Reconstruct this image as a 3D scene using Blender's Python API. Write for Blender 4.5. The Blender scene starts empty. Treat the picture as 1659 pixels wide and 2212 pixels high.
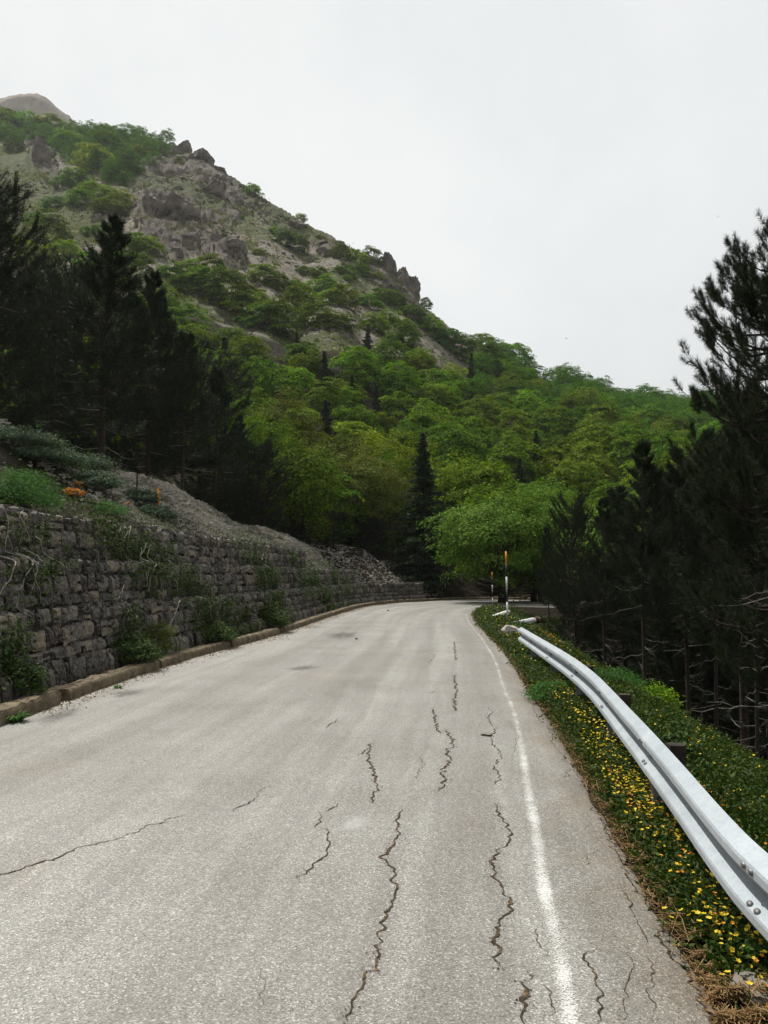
import bpy, math, random
import numpy as np
from mathutils import Vector, Matrix
rng = np.random.default_rng(7)
random.seed(7)
sc = bpy.context.scene
COL = sc.collection
R_ = math.radians
# ------------------------------------------------------------------ camera model
F = 1659.0; CX = 829.5; CY = 1106.0; CAMH = 1.65
PITCH = math.atan((1240-1106)/F)
cp, sp = math.cos(PITCH), math.sin(PITCH)
def ray(u, v):
    zc = -(v-CY)/F
    return np.array([(u-CX)/F, cp-sp*zc, sp+cp*zc])
def at(u, v, Y):
    d = ray(u, v); return np.array([0, 0, CAMH]) + d*(Y/d[1])
def gp(u, v, z=0.0):
    d = ray(u, v); return np.array([0, 0, CAMH]) + d*((z-CAMH)/d[2])
def proj(P):
    P = np.asarray(P, float); x = P[..., 0]; y = P[..., 1]; z = P[..., 2]-CAMH
    dep = cp*y+sp*z; zc = -sp*y+cp*z
    dep = np.where(dep < 0.05, 0.05, dep)
    return CX+F*x/dep, CY-F*zc/dep

# ------------------------------------------------------------------ noise
def _h(ix, iy, iz):
    n = (ix*374761393 + iy*668265263 + iz*1274126177) & 0x7fffffff
    n = ((n ^ (n >> 13))*1103515245) & 0x7fffffff
    return ((n ^ (n >> 16)) & 0xffff)/32767.5-1.0
def vn(p):
    p = np.asarray(p, float); i = np.floor(p).astype(np.int64); f = p-i; f = f*f*(3-2*f)
    r = 0
    for a in (0, 1):
        for b in (0, 1):
            for c in (0, 1):
                w = (f[:, 0] if a else 1-f[:, 0])*(f[:, 1] if b else 1-f[:, 1])*(f[:, 2] if c else 1-f[:, 2])
                r = r+w*_h(i[:, 0]+a, i[:, 1]+b, i[:, 2]+c)
    return r
def fbm(p, octs=4, gain=.5):
    p = np.asarray(p, float); a = 1; s = 0; t = 0
    for k in range(octs):
        s = s+a*vn(p*2.03**k+k*17.3); t += a; a *= gain
    return s/t
def ridged(p, octs=4):
    p = np.asarray(p, float); a = 1; s = 0; t = 0
    for k in range(octs):
        s = s+a*(1-2*np.abs(vn(p*2.1**k+k*11.1))); t += a; a *= .55
    return s/t

# ------------------------------------------------------------------ mesh helpers
def link(o): COL.objects.link(o); return o
def mesh_data(name, V, Fs, smooth=False, uv=None, attr=None):
    """Fs: (N,k) int array, or list of such arrays"""
    V = np.asarray(V, np.float32).reshape(-1, 3)
    if isinstance(Fs, np.ndarray): Fs = [Fs]
    Fs = [np.asarray(f, np.int32) for f in Fs if len(f)]
    me = bpy.data.meshes.new(name)
    me.vertices.add(len(V)); me.vertices.foreach_set('co', V.ravel())
    nl = sum(f.size for f in Fs); npo = sum(len(f) for f in Fs)
    me.loops.add(nl); me.polygons.add(npo)
    vi = np.concatenate([f.ravel() for f in Fs])
    tot = np.concatenate([np.full(len(f), f.shape[1], np.int32) for f in Fs])
    st = np.concatenate([[0], np.cumsum(tot)[:-1]]).astype(np.int32)
    me.loops.foreach_set('vertex_index', vi)
    me.polygons.foreach_set('loop_start', st)
    try: me.polygons.foreach_set('loop_total', tot)
    except Exception: pass
    me.polygons.foreach_set('use_smooth', np.broadcast_to(np.asarray(smooth, bool), npo).copy())
    if uv is not None:
        l = me.uv_layers.new(name='UVMap'); l.data.foreach_set('uv', np.asarray(uv, np.float32)[vi].ravel())
    if attr is not None:
        for k, a in attr.items():
            ca = me.attributes.new(k, 'FLOAT_COLOR', 'POINT')
            c = np.ones((len(V), 4), np.float32); c[:, :3] = a; ca.data.foreach_set('color', c.ravel())
    me.update(); me.validate()
    return me
def obj(name, me, mat=None, parent=None, loc=None, rot=None, scale=None):
    o = bpy.data.objects.new(name, me)
    if mat is not None and me is not None and len(me.materials) == 0: me.materials.append(mat)
    if parent is not None: o.parent = parent
    if loc is not None: o.location = [float(c) for c in loc]
    if rot is not None: o.rotation_euler = rot
    if scale is not None: o.scale = scale
    return link(o)
def tag(o, label=None, cat=None, group=None, kind=None):
    if label: o['label'] = label
    if cat: o['category'] = cat
    if group: o['group'] = group
    if kind: o['kind'] = kind
    return o
def empty(name, loc, rz=0, label=None, cat=None, group=None):
    o = bpy.data.objects.new(name, None); o.empty_display_size = .2
    o.location = [float(c) for c in loc]; o.rotation_euler = (0, 0, rz)
    link(o); return tag(o, label, cat, group)
class MB:
    def __init__(s): s.V = []; s.F = {}; s.n = 0
    def add(s, V, F):
        V = np.asarray(V, float).reshape(-1, 3); F = np.asarray(F, int)
        s.F.setdefault(F.shape[1], []).append(F+s.n); s.V.append(V); s.n += len(V)
    def data(s, name, smooth=False):
        return mesh_data(name, np.concatenate(s.V), [np.concatenate(f) for f in s.F.values()], smooth)
def tube(mb, P, rad, ns=6, cap=True):
    P = np.asarray(P, float); n = len(P); rad = np.broadcast_to(rad, n)
    T = np.gradient(P, axis=0); T /= np.linalg.norm(T, axis=1, keepdims=True)+1e-9
    ref = np.array([0, 0, 1.]) if abs(T[0][2]) < .9 else np.array([1., 0, 0])
    A = np.cross(T, ref); A /= np.linalg.norm(A, axis=1, keepdims=True)+1e-9
    B = np.cross(T, A)
    a = np.arange(ns)*2*math.pi/ns
    V = P[:, None]+rad[:, None, None]*(np.cos(a)[None, :, None]*A[:, None]+np.sin(a)[None, :, None]*B[:, None])
    i = np.arange(n-1)[:, None]*ns; j = np.arange(ns)[None]; k = (j+1) % ns
    Fq = np.stack([i+j, i+k, i+ns+k, i+ns+j], -1).reshape(-1, 4)
    mb.add(V.reshape(-1, 3), Fq)
    if cap:
        mb.F.setdefault(ns, []).append(np.array([np.arange(ns)[::-1], np.arange(ns)+(n-1)*ns])+mb.n-n*ns)
def unit(v): return v/(np.linalg.norm(v, axis=-1, keepdims=True)+1e-9)
def leaf_quads(P, Nrm, size, aspect=.55, r=rng):
    """rhombic leaves, one island each"""
    n = len(P); Nrm = unit(Nrm); t = unit(np.cross(Nrm, r.normal(size=(n, 3)))); b = np.cross(Nrm, t)
    s = (size*r.uniform(.7, 1.3, n))[:, None] if np.ndim(size) == 0 else (size*r.uniform(.7, 1.3, n))[:, None]
    V = np.stack([P-t*s*.5, P+b*s*.5*aspect-Nrm*s*.06, P+t*s*.5, P-b*s*.5*aspect-Nrm*s*.06], 1).reshape(-1, 3)
    return V, np.arange(4*n).reshape(-1, 4)
def box(cx, cy, cz, sx, sy, sz):
    v = np.array([[x, y, z] for x in (-.5, .5) for y in (-.5, .5) for z in (-.5, .5)])*[sx, sy, sz]+[cx, cy, cz]
    return v, np.array([[0, 1, 3, 2], [4, 6, 7, 5], [0, 4, 5, 1], [2, 3, 7, 6], [0, 2, 6, 4], [1, 5, 7, 3]])

# ------------------------------------------------------------------ materials
def newmat(name):
    m = bpy.data.materials.new(name); m.use_nodes = True; nt = m.node_tree; nt.nodes.clear()
    out = nt.nodes.new('ShaderNodeOutputMaterial'); return m, nt, out
def N(nt, t, **kw):
    n = nt.nodes.new('ShaderNode'+t)
    for k, v in kw.items():
        if k.startswith('i_'):
            key = k[2:]; key = int(key) if key.isdigit() else key.replace('_', ' ')
            n.inputs[key].default_value = v
        else: setattr(n, k, v)
    return n
def ramp(nt, stops, fac):
    r = nt.nodes.new('ShaderNodeValToRGB'); e = r.color_ramp.elements
    while len(e) < len(stops): e.new(.5)
    for q, (p, c) in zip(e, stops): q.position = p; q.color = (*c, 1) if len(c) == 3 else c
    nt.links.new(fac, r.inputs[0]); return r
def L(nt, a, b): nt.links.new(a, b)
def mixc(nt, fac, a, b, mode='MIX'):
    m = nt.nodes.new('ShaderNodeMix'); m.data_type = 'RGBA'; m.blend_type = mode
    for s, v in ((m.inputs[0], fac), (m.inputs[6], a), (m.inputs[7], b)):
        if isinstance(v, bpy.types.NodeSocket): nt.links.new(v, s)
        else: s.default_value = v if isinstance(v, (int, float)) else (*v[:3], 1)
    return m.outputs[2]
def math_(nt, op, a, b=0.0, clamp=False):
    m = nt.nodes.new('ShaderNodeMath'); m.operation = op; m.use_clamp = clamp
    for s, v in ((m.inputs[0], a), (m.inputs[1], b)):
        if isinstance(v, bpy.types.NodeSocket): nt.links.new(v, s)
        else: s.default_value = v
    return m.outputs[0]
def noise(nt, scale, detail=4, vec=None, rough=.6):
    n = N(nt, 'TexNoise'); n.inputs['Scale'].default_value = scale; n.inputs['Detail'].default_value = detail
    n.inputs['Roughness'].default_value = rough
    if vec is not None: L(nt, vec, n.inputs['Vector'])
    return n.outputs[0]
def objco(nt): return N(nt, 'TexCoord').outputs['Object']
def geo(nt): return N(nt, 'NewGeometry')

def leafmat(name, c0, c1, c2, transl=.35, rough=.55, spec=.25, treevar=.35):
    m, nt, out = newmat(name); g = geo(nt); oi = N(nt, 'ObjectInfo')
    r = ramp(nt, [(0, c0), (.5, c1), (1, c2)], g.outputs['Random Per Island'])
    hs = N(nt, 'HueSaturation'); L(nt, r.outputs[0], hs.inputs['Color'])
    L(nt, math_(nt, 'ADD', math_(nt, 'MULTIPLY', oi.outputs['Random'], .05*treevar/.35), .5-.025*treevar/.35), hs.inputs['Hue'])
    rr = math_(nt, 'FRACT', math_(nt, 'MULTIPLY', oi.outputs['Random'], 17.3))
    L(nt, math_(nt, 'ADD', math_(nt, 'MULTIPLY', rr, treevar*1.6), 1-treevar*.8), hs.inputs['Value'])
    p = N(nt, 'BsdfPrincipled'); p.inputs['Roughness'].default_value = rough; p.inputs['Specular IOR Level'].default_value = spec
    L(nt, hs.outputs[0], p.inputs['Base Color'])
    if transl > 0:
        t = N(nt, 'BsdfTranslucent')
        L(nt, mixc(nt, 1.0, hs.outputs[0], (1.25, 1.25, .55), 'MULTIPLY'), t.inputs['Color'])
        mx = N(nt, 'MixShader'); mx.inputs[0].default_value = transl
        L(nt, p.outputs[0], mx.inputs[1]); L(nt, t.outputs[0], mx.inputs[2]); L(nt, mx.outputs[0], out.inputs[0])
    else: L(nt, p.outputs[0], out.inputs[0])
    return m
def roughmat(name, c0, c1, scale=6, rough=.9, bump=.3, detail=6, spec=.2, bscale=None, metal=0, dist=.02):
    m, nt, out = newmat(name); co = objco(nt)
    r = ramp(nt, [(.3, c0), (.7, c1)], noise(nt, scale, detail, co))
    p = N(nt, 'BsdfPrincipled'); p.inputs['Roughness'].default_value = rough; p.inputs['Specular IOR Level'].default_value = spec
    p.inputs['Metallic'].default_value = metal
    L(nt, r.outputs[0], p.inputs['Base Color'])
    b = N(nt, 'Bump'); b.inputs['Strength'].default_value = bump; b.inputs['Distance'].default_value = dist
    L(nt, noise(nt, bscale or scale*5, 5, co), b.inputs['Height']); L(nt, b.outputs[0], p.inputs['Normal'])
    L(nt, p.outputs[0], out.inputs[0]); return m

M = {}
M['beech'] = leafmat('beech leaves', (.034, .085, .006), (.092, .182, .013), (.22, .28, .028), .38, .85, .04, .5)
M['oak'] = leafmat('dark broad leaves', (.026, .062, .006), (.068, .135, .011), (.16, .215, .022), .32, .85, .04)
M['fresh'] = leafmat('fresh leaves', (.045, .12, .010), (.090, .178, .024), (.20, .29, .045), .32, .8, .06, treevar=.15)
M['olive'] = leafmat('olive leaves', (.035, .062, .010), (.08, .108, .016), (.19, .19, .04), .28, .8, .05, treevar=.15)
M['needle'] = leafmat('pine needles', (.007, .014, .007), (.015, .026, .011), (.036, .052, .021), .10, .6, .15, .2)
M['fir'] = leafmat('fir needles', (.012, .024, .012), (.020, .038, .018), (.034, .058, .026), .1, .7, .08, .1)
M['juniper'] = leafmat('juniper', (.035, .06, .035), (.06, .10, .055), (.11, .145, .085), .15, .7, .12, .1)
M['fern'] = leafmat('feathery green', (.025, .085, .018), (.045, .14, .03), (.10, .23, .05), .3, .7, .1, .1)
M['ivy'] = leafmat('ivy', (.018, .036, .010), (.038, .068, .014), (.085, .13, .03), .25, .65, .12, .1)
M['weed'] = leafmat('verge leaves', (.014, .032, .006), (.030, .062, .010), (.085, .105, .024), .3, .6, .12, 0)
M['drygrass'] = leafmat('dry grass', (.10, .055, .02), (.20, .12, .05), (.32, .22, .11), .15, .8, .1, 0)
M['yellow'] = leafmat('yellow petals', (.62, .38, .02), (.75, .55, .03), (.85, .68, .06), .25, .6, .2, 0)
M['orange'] = leafmat('orange petals', (.55, .17, .015), (.65, .25, .02), (.7, .35, .03), .25, .6, .2, 0)
M['bark'] = roughmat('bark', (.018, .014, .011), (.06, .048, .038), 9, .95, .8)
M['greybark'] = roughmat('grey bark', (.10, .09, .08), (.26, .24, .21), 14, .9, .4)
M['paletwig'] = roughmat('pale twig', (.26, .23, .20), (.50, .46, .41), 20, .8, .2)
M['kerb'] = roughmat('stained concrete', (.075, .055, .033), (.24, .195, .13), 5.0, .95, 1.0, 8, bscale=22, dist=.03)
M['rock'] = roughmat('limestone', (.12, .105, .09), (.30, .27, .235), 1.6, .95, .9, 8, bscale=7, dist=.08)
M['farrock'] = roughmat('weathered cliff', (.05, .042, .037), (.22, .185, .155), .3, .95, 1.0, 9, bscale=.9, dist=.9)
M['stonebit'] = roughmat('scree stone', (.26, .235, .205), (.46, .43, .385), .9, .95, .5, 4, dist=.02)
M['white'] = roughmat('white plastic', (.62, .62, .60), (.80, .80, .77), 6, .5, .05, spec=.4)
M['black'] = roughmat('black paint', (.012, .012, .012), (.03, .03, .03), 8, .5, .05, spec=.4)
M['red'] = roughmat('red reflector', (.5, .02, .015), (.6, .03, .02), 8, .3, .0, spec=.5)
M['orangepaint'] = roughmat('orange paint', (.62, .22, .01), (.8, .32, .015), 8, .5, .05, spec=.4)
M['post'] = roughmat('weathered steel', (.09, .10, .11), (.17, .18, .19), 12, .6, .1, spec=.5, metal=.3)
M['bolt'] = roughmat('bolt steel', (.10, .10, .10), (.22, .22, .22), 30, .5, .1, spec=.5, metal=.5)
M['dark'] = roughmat('dark wet wood', (.02, .017, .014), (.05, .04, .03), 6, .9, .3)

# galvanised rail
m, nt, out = newmat('galvanised'); co = objco(nt)
r1 = ramp(nt, [(.25, (.30, .335, .365)), (.75, (.45, .49, .52))], noise(nt, 3.0, 8, co, .7))
r2 = ramp(nt, [(.42, (1, 1, 1)), (.62, (.80, .81, .82))], noise(nt, 55, 3, co))
c = mixc(nt, .55, r1.outputs[0], r2.outputs[0], 'MULTIPLY')
sx = N(nt, 'Mapping'); sx.inputs['Scale'].default_value = (4, 1.2, 30); L(nt, co, sx.inputs[0])
r3 = ramp(nt, [(.66, (1, 1, 1)), (.74, (.62, .60, .56))], noise(nt, 2.0, 6, sx.outputs[0], .7))
c = mixc(nt, .7, c, r3.outputs[0], 'MULTIPLY')
p = N(nt, 'BsdfPrincipled'); L(nt, c, p.inputs['Base Color']); p.inputs['Metallic'].default_value = .25
p.inputs['Roughness'].default_value = .48; L(nt, p.outputs[0], out.inputs[0]); M['rail'] = m

# asphalt
m, nt, out = newmat('old asphalt'); tc = N(nt, 'TexCoord'); co = tc.outputs['Object']; uv = tc.outputs['UV']
vo = N(nt, 'TexVoronoi'); vo.inputs['Scale'].default_value = 150; L(nt, co, vo.inputs['Vector'])
sep = N(nt, 'SeparateColor'); L(nt, vo.outputs['Color'], sep.inputs[0])
agg = ramp(nt, [(0, (.088, .083, .075)), (.16, (.16, .154, .142)), (.55, (.212, .205, .19)), (.85, (.256, .248, .231)), (1, (.46, .45, .42))], sep.outputs[0])
fine = ramp(nt, [(.36, (.52, .51, .49)), (.55, (1.04, 1.04, 1.04))], noise(nt, 150, 3, co))
c = mixc(nt, .6, agg.outputs[0], fine.outputs[0], 'MULTIPLY')
big = ramp(nt, [(.30, (.80, .785, .75)), (.5, (.98, .97, .95)), (.72, (1.12, 1.12, 1.11))], noise(nt, .75, 5, co))
c = mixc(nt, .9, c, big.outputs[0], 'MULTIPLY')
mp = N(nt, 'Mapping'); mp.inputs['Scale'].default_value = (1.7, .05, 1); L(nt, uv, mp.inputs[0])
st = ramp(nt, [(.40, (.84, .83, .81)), (.5, (1, 1, 1)), (.60, (1.22, 1.23, 1.24))], noise(nt, 1.0, 5, mp.outputs[0], .65))
c = mixc(nt, .9, c, st.outputs[0], 'MULTIPLY')
# brown dust near the verge edge and kerb
sx = N(nt, 'SeparateXYZ'); L(nt, uv, sx.inputs[0])
edge = math_(nt, 'SUBTRACT', .55, sx.outputs[0])
edge = math_(nt, 'ADD', edge, math_(nt, 'MULTIPLY', math_(nt, 'SUBTRACT', noise(nt, 2.2, 6, co), .5), 1.6))
er = ramp(nt, [(.05, (1, 1, 1)), (.6, (.82, .72, .60))], edge)
c = mixc(nt, .8, c, er.outputs[0], 'MULTIPLY')
pin = ramp(nt, [(.55, (1, 1, 1)), (.72, (1.0, .93, .87))], noise(nt, .55, 3, co))
c = mixc(nt, .9, c, pin.outputs[0], 'MULTIPLY')
p = N(nt, 'BsdfPrincipled'); L(nt, c, p.inputs['Base Color']); p.inputs['Roughness'].default_value = .62; p.inputs['Specular IOR Level'].default_value = .45
b = N(nt, 'Bump'); b.inputs['Strength'].default_value = .55; b.inputs['Distance'].default_value = .004
L(nt, vo.outputs['Distance'], b.inputs['Height']); L(nt, b.outputs[0], p.inputs['Normal'])
L(nt, p.outputs[0], out.inputs[0]); M['asphalt'] = m
# worn paint
m, nt, out = newmat('worn paint'); tc = N(nt, 'TexCoord'); co = tc.outputs['Object']
f = math_(nt, 'ADD', math_(nt, 'MULTIPLY', noise(nt, 110, 3, co), .9), math_(nt, 'MULTIPLY', noise(nt, 2.1, 6, co, .75), .75))
sxx = N(nt, 'SeparateXYZ'); L(nt, tc.outputs['UV'], sxx.inputs[0])
dd = math_(nt, 'ABSOLUTE', math_(nt, 'SUBTRACT', sxx.outputs[0], .5))
f = math_(nt, 'SUBTRACT', f, math_(nt, 'MULTIPLY', math_(nt, 'MULTIPLY', dd, dd), 1.25))
sy_ = N(nt, 'MapRange', i_1=0., i_2=1., i_3=0., i_4=.15); L(nt, sxx.outputs[1], sy_.inputs[0]); f = math_(nt, 'SUBTRACT', f, sy_.outputs[0])
fr = ramp(nt, [(.61, (0, 0, 0)), (.84, (.74, .74, .74))], f)
p = N(nt, 'BsdfPrincipled'); p.inputs['Base Color'].default_value = (.66, .66, .63, 1); p.inputs['Roughness'].default_value = .7
tr = N(nt, 'BsdfTransparent'); mx = N(nt, 'MixShader'); L(nt, fr.outputs[0], mx.inputs[0]); L(nt, tr.outputs[0], mx.inputs[1]); L(nt, p.outputs[0], mx.inputs[2]); L(nt, mx.outputs[0], out.inputs[0])
M['paint'] = m
# crack fill
m, nt, out = newmat('crack'); co = objco(nt)
r = ramp(nt, [(.32, (.022, .018, .014)), (.52, (.06, .046, .032)), (.68, (.15, .095, .045))], noise(nt, 25, 4, co))
p = N(nt, 'BsdfPrincipled'); L(nt, r.outputs[0], p.inputs['Base Color']); p.inputs['Roughness'].default_value = 1; p.inputs['Specular IOR Level'].default_value = .05
L(nt, p.outputs[0], out.inputs[0]); M['crack'] = m
# gabion stone with wire mesh relief
m, nt, out = newmat('gabion stone'); co = objco(nt); g = geo(nt)
r = ramp(nt, [(0, (.056, .050, .044)), (.4, (.122, .110, .098)), (.75, (.205, .187, .167)), (1, (.29, .245, .18))], g.outputs['Random Per Island'])
r2 = ramp(nt, [(.35, (.5, .48, .46)), (.65, (1.25, 1.22, 1.2))], noise(nt, 14, 6, co))
c = mixc(nt, .9, r.outputs[0], r2.outputs[0], 'MULTIPLY')
mp = N(nt, 'Mapping'); mp.inputs['Scale'].default_value = (1, 1, .42); L(nt, co, mp.inputs[0])
vo = N(nt, 'TexVoronoi'); vo.feature = 'DISTANCE_TO_EDGE'; vo.inputs['Scale'].default_value = 21; L(nt, mp.outputs[0], vo.inputs['Vector'])
wr = ramp(nt, [(.02, (1, 1, 1)), (.07, (0, 0, 0))], vo.outputs['Distance'])
c = mixc(nt, math_(nt, 'MULTIPLY', wr.outputs[0], .6), c, (.29, .28, .26))
p = N(nt, 'BsdfPrincipled'); L(nt, c, p.inputs['Base Color']); p.inputs['Roughness'].default_value = .9; p.inputs['Specular IOR Level'].default_value = .2
b = N(nt, 'Bump'); b.inputs['Strength'].default_value = .9; b.inputs['Distance'].default_value = .05
h = math_(nt, 'ADD', math_(nt, 'MULTIPLY', vo.outputs['Distance'], 1.2), noise(nt, 9, 6, co)); L(nt, h, b.inputs['Height']); L(nt, b.outputs[0], p.inputs['Normal'])
L(nt, p.outputs[0], out.inputs[0]); M['gabion'] = m
# terrain
m, nt, out = newmat('mountain ground'); co = objco(nt)
at_ = N(nt, 'Attribute'); at_.attribute_name = 'zone'; sepz = N(nt, 'SeparateColor'); L(nt, at_.outputs['Color'], sepz.inputs[0])
scree = ramp(nt, [(.3, (.155, .135, .112)), (.5, (.235, .208, .174)), (.7, (.33, .295, .25))], noise(nt, .35, 10, co, .75))
rockc = ramp(nt, [(.28, (.045, .038, .034)), (.45, (.115, .098, .085)), (.6, (.19, .162, .138)), (.75, (.27, .205, .14))], noise(nt, .13, 12, co, .78))
grass = ramp(nt, [(.3, (.05, .06, .028)), (.5, (.085, .10, .04)), (.7, (.17, .16, .09))], noise(nt, .5, 8, co, .75))
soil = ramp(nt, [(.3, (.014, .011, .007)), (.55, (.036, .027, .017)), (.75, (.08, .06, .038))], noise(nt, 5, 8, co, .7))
c = mixc(nt, sepz.outputs[0], scree.outputs[0], rockc.outputs[0])
gm = math_(nt, 'ADD', sepz.outputs[1], math_(nt, 'SUBTRACT', math_(nt, 'MULTIPLY', noise(nt, .45, 8, co, .7), 1.3), .68))
gmr = ramp(nt, [(.42, (0, 0, 0)), (.56, (1, 1, 1))], gm)
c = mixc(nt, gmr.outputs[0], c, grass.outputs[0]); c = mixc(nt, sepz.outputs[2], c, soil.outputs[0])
p = N(nt, 'BsdfPrincipled'); L(nt, c, p.inputs['Base Color']); p.inputs['Roughness'].default_value = .95; p.inputs['Specular IOR Level'].default_value = .1
b = N(nt, 'Bump'); b.inputs['Strength'].default_value = 1.0; b.inputs['Distance'].default_value = .8
L(nt, noise(nt, 1.1, 12, co, .8), b.inputs['Height']); L(nt, b.outputs[0], p.inputs['Normal'])
L(nt, p.outputs[0], out.inputs[0]); M['terrain'] = m

# ------------------------------------------------------------------ road edges
def chaikin(P, it=2):
    P = np.asarray(P, float)
    for _ in range(it):
        a = P[:-1]*.75+P[1:]*.25; b = P[:-1]*.25+P[1:]*.75
        Q = np.empty((2*len(a), 2)); Q[0::2] = a; Q[1::2] = b
        P = np.vstack([P[:1], Q, P[-1:]])
    return P
def resample(P, step):
    seg = np.linalg.norm(np.diff(P, axis=0), axis=1); s = np.concatenate([[0], np.cumsum(seg)])
    n = int(s[-1]/step)+1; t = np.linspace(0, s[-1], n)
    return np.stack([np.interp(t, s, P[:, 0]), np.interp(t, s, P[:, 1])], 1), t
LP = [(-4.35, -12), (-4.35, 0), (-4.25, 5)]+[tuple(gp(u, v)[:2]) for u, v in [(0, 1571), (67, 1545), (269, 1470), (437, 1415), (525, 1393), (624, 1364), (720, 1329), (794, 1308), (860, 1302), (906, 1300)]]+[(4.9, 50.5), (7.9, 50.0), (12, 47), (18, 42), (30, 36), (60, 28)]
RP = [(1.1, -12), (1.12, 0)]+[tuple(gp(u, v)[:2]) for u, v in [(1571, 2212), (1536, 2134), (1475, 2033), (1423, 1954), (1395, 1905), (1335, 1794), (1295, 1733), (1262, 1672), (1199, 1562), (1167, 1518), (1144, 1493), (1107, 1425), (1071, 1385), (1043, 1358), (1026, 1337), (1022, 1323), (1042, 1313)]]+[(6.4, 39), (10, 37.5), (16, 33.5), (30, 28), (60, 20)]
LC, LS = resample(chaikin(LP), .12); RC, RS = resample(chaikin(RP), .12)
LT = unit(np.gradient(LC, axis=0)); LN = np.stack([-LT[:, 1], LT[:, 0]], 1)   # outward (left)
RT = unit(np.gradient(RC, axis=0)); RN = np.stack([RT[:, 1], -RT[:, 0]], 1)   # outward (right)
for _ in range(12):
    LN[1:-1] = unit((LN[:-2]+LN[1:-1]+LN[2:])); RN[1:-1] = unit((RN[:-2]+RN[1:-1]+RN[2:]))
def sdist(P, C, T, Nn, step=4):
    C2 = C[::step]; out = np.empty(len(P)); idx = np.empty(len(P), int)
    for a in range(0, len(P), 20000):
        Q = P[a:a+20000]; d2 = ((Q[:, None]-C2[None])**2).sum(-1); j = d2.argmin(1)*step
        rel = Q-C[j]; n = (rel*Nn[j]).sum(1); dist = np.sqrt(d2.min(1))
        out[a:a+20000] = np.where(np.abs(n) > .8*dist, n, np.sign(n)*dist); idx[a:a+20000] = j
    return out, idx
def sstep(a, b, x):
    t = np.clip((x-a)/(b-a), 0, 1); return t*t*(3-2*t)
def walltop(Y): return 2.62-.76*sstep(31, 31.6, Y)-.75*sstep(40.5, 41.1, Y)-.75*sstep(47.2, 48.5, Y)
def near_h(P):
    dl, il = sdist(P, LC, LT, LN); dr, ir = sdist(P, RC, RT, RN)
    Yl = LC[il][:, 1]; sl = LS[il]
    after = LS[il] > LS[np.argmin(np.hypot(LC[:, 0]-4.9, LC[:, 1]-50.2))]
    wt = np.where(after, .3, walltop(Yl))
    p3 = np.column_stack([P, np.zeros(len(P))])
    nb = fbm(p3*.35, 4)
    dd = np.maximum(dl-2.0, 0)
    cap = 8-4.6*sstep(14, 23, P[:, 1]); dd = np.minimum(dd, cap)+.30*np.maximum(dd-cap, 0)+.25*np.maximum(dd-16, 0)
    bank = -.06+(wt-.02+.06)*sstep(1.45, 2.0, dl)+dd*(.59+.05*nb)+.30*nb*np.minimum(dd, 1.5)
    # two scree mounds spilling from the gullies
    for (cx, cy, rr, hh) in ((-3.6, 36.8, 2.2, .9), (-3.4, 40.5, 2.2, .6)):
        bank = bank+hh*np.exp(-((P[:, 0]-cx)**2+(P[:, 1]-cy)**2)/rr**2)*sstep(2.0, 3.2, dl)
    e = np.maximum(dr-.55, 0); fall = -.20*np.minimum(e, 1.0)-.70*np.maximum(e-1.0, 0)
    fall = np.maximum(fall, -13)
    verge = -.03+.05*sstep(0, .35, dr)+fall+.10*fbm(p3*1.6, 3)*sstep(.2, 1.0, dr)
    z = np.where(dl > 0, bank, np.where(dr > 0, verge, -.07))
    return z, dl, dr
SKY = np.array([(-900, 150), (-300, 190), (-100, 212), (0, 222), (130, 235), (200, 262), (300, 277), (360, 290), (385, 308), (440, 345), (470, 368), (560, 422), (655, 482), (740, 528), (825, 565), (860, 610), (905, 655), (935, 668), (1000, 705), (1060, 735), (1150, 782), (1250, 815), (1350, 845), (1470, 850), (1660, 870), (2100, 900), (2700, 960)], float)
DK = np.array([(-900, 420), (0, 370), (400, 300), (650, 255), (900, 225), (1250, 250), (1470, 300), (2700, 330)], float)
def ddep(u):  # y-depth of the ridge
    return np.interp(u, DK[:, 0], DK[:, 1])
def height(P):
    P = np.asarray(P, float); y = np.maximum(P[:, 1], .5)
    u = CX+F*cp*P[:, 0]/y           # azimuth coordinate (horizon line)
    u = CX+F*P[:, 0]/y*1.0
    d0 = np.interp(u, [-900, 0, 300, 650, 900, 1100, 2700], [34, 36, 40, 50, 56, 57, 52])
    r = y
    Pn = P.copy(); k = r > d0
    Pb = P.copy(); Pb[k] = P[k]*(d0[k]/r[k])[:, None]
    z, dl, dr = near_h(Pb)
    d1 = ddep(u); t = np.clip((r-d0)/(d1-d0), 0, 1)
    # skyline lookup is in image x; perspective of pitch changes x little -> iterate once
    vs = np.interp(u, SKY[:, 0], SKY[:, 1])
    for _ in range(2):
        tanv = ((CY-vs)/F*cp+sp)/(cp-sp*(CY-vs)/F)
        dep = cp+sp*tanv; ui = CX+(u-CX)/dep
        vs = np.interp(ui, SKY[:, 0], SKY[:, 1])
    tanv = ((CY-vs)/F*cp+sp)/(cp-sp*(CY-vs)/F)
    z1 = CAMH+d1*tanv-4.0*np.where(ui < 1660, 1, 1)*np.interp(ui, [0, 360, 420, 900, 1000, 2000], [1, 1, 0, 0, 1.0, 1.2])
    p = np.interp(u, [0, 500, 900, 1300], [1.28, 1.25, 1.12, 1.05])
    zz = z+(z1-z)*t**p
    over = np.maximum(r-d1, 0); zz = zz-over*.9
    z = np.where(k, zz, z)
    p3 = np.column_stack([P, np.zeros(len(P))])
    amp = sstep(0, .12, t)*(1-.85*sstep(.93, 1.0, t))
    # gullies running down the slope
    w = np.where(k, amp, 0)
    z = z+w*(4.0*fbm(np.column_stack([u*.011, r*.004, 0*r]), 3)*sstep(.05, .4, t)+1.2*fbm(p3*.06, 4))
    return z, dl, dr, k, t
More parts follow.
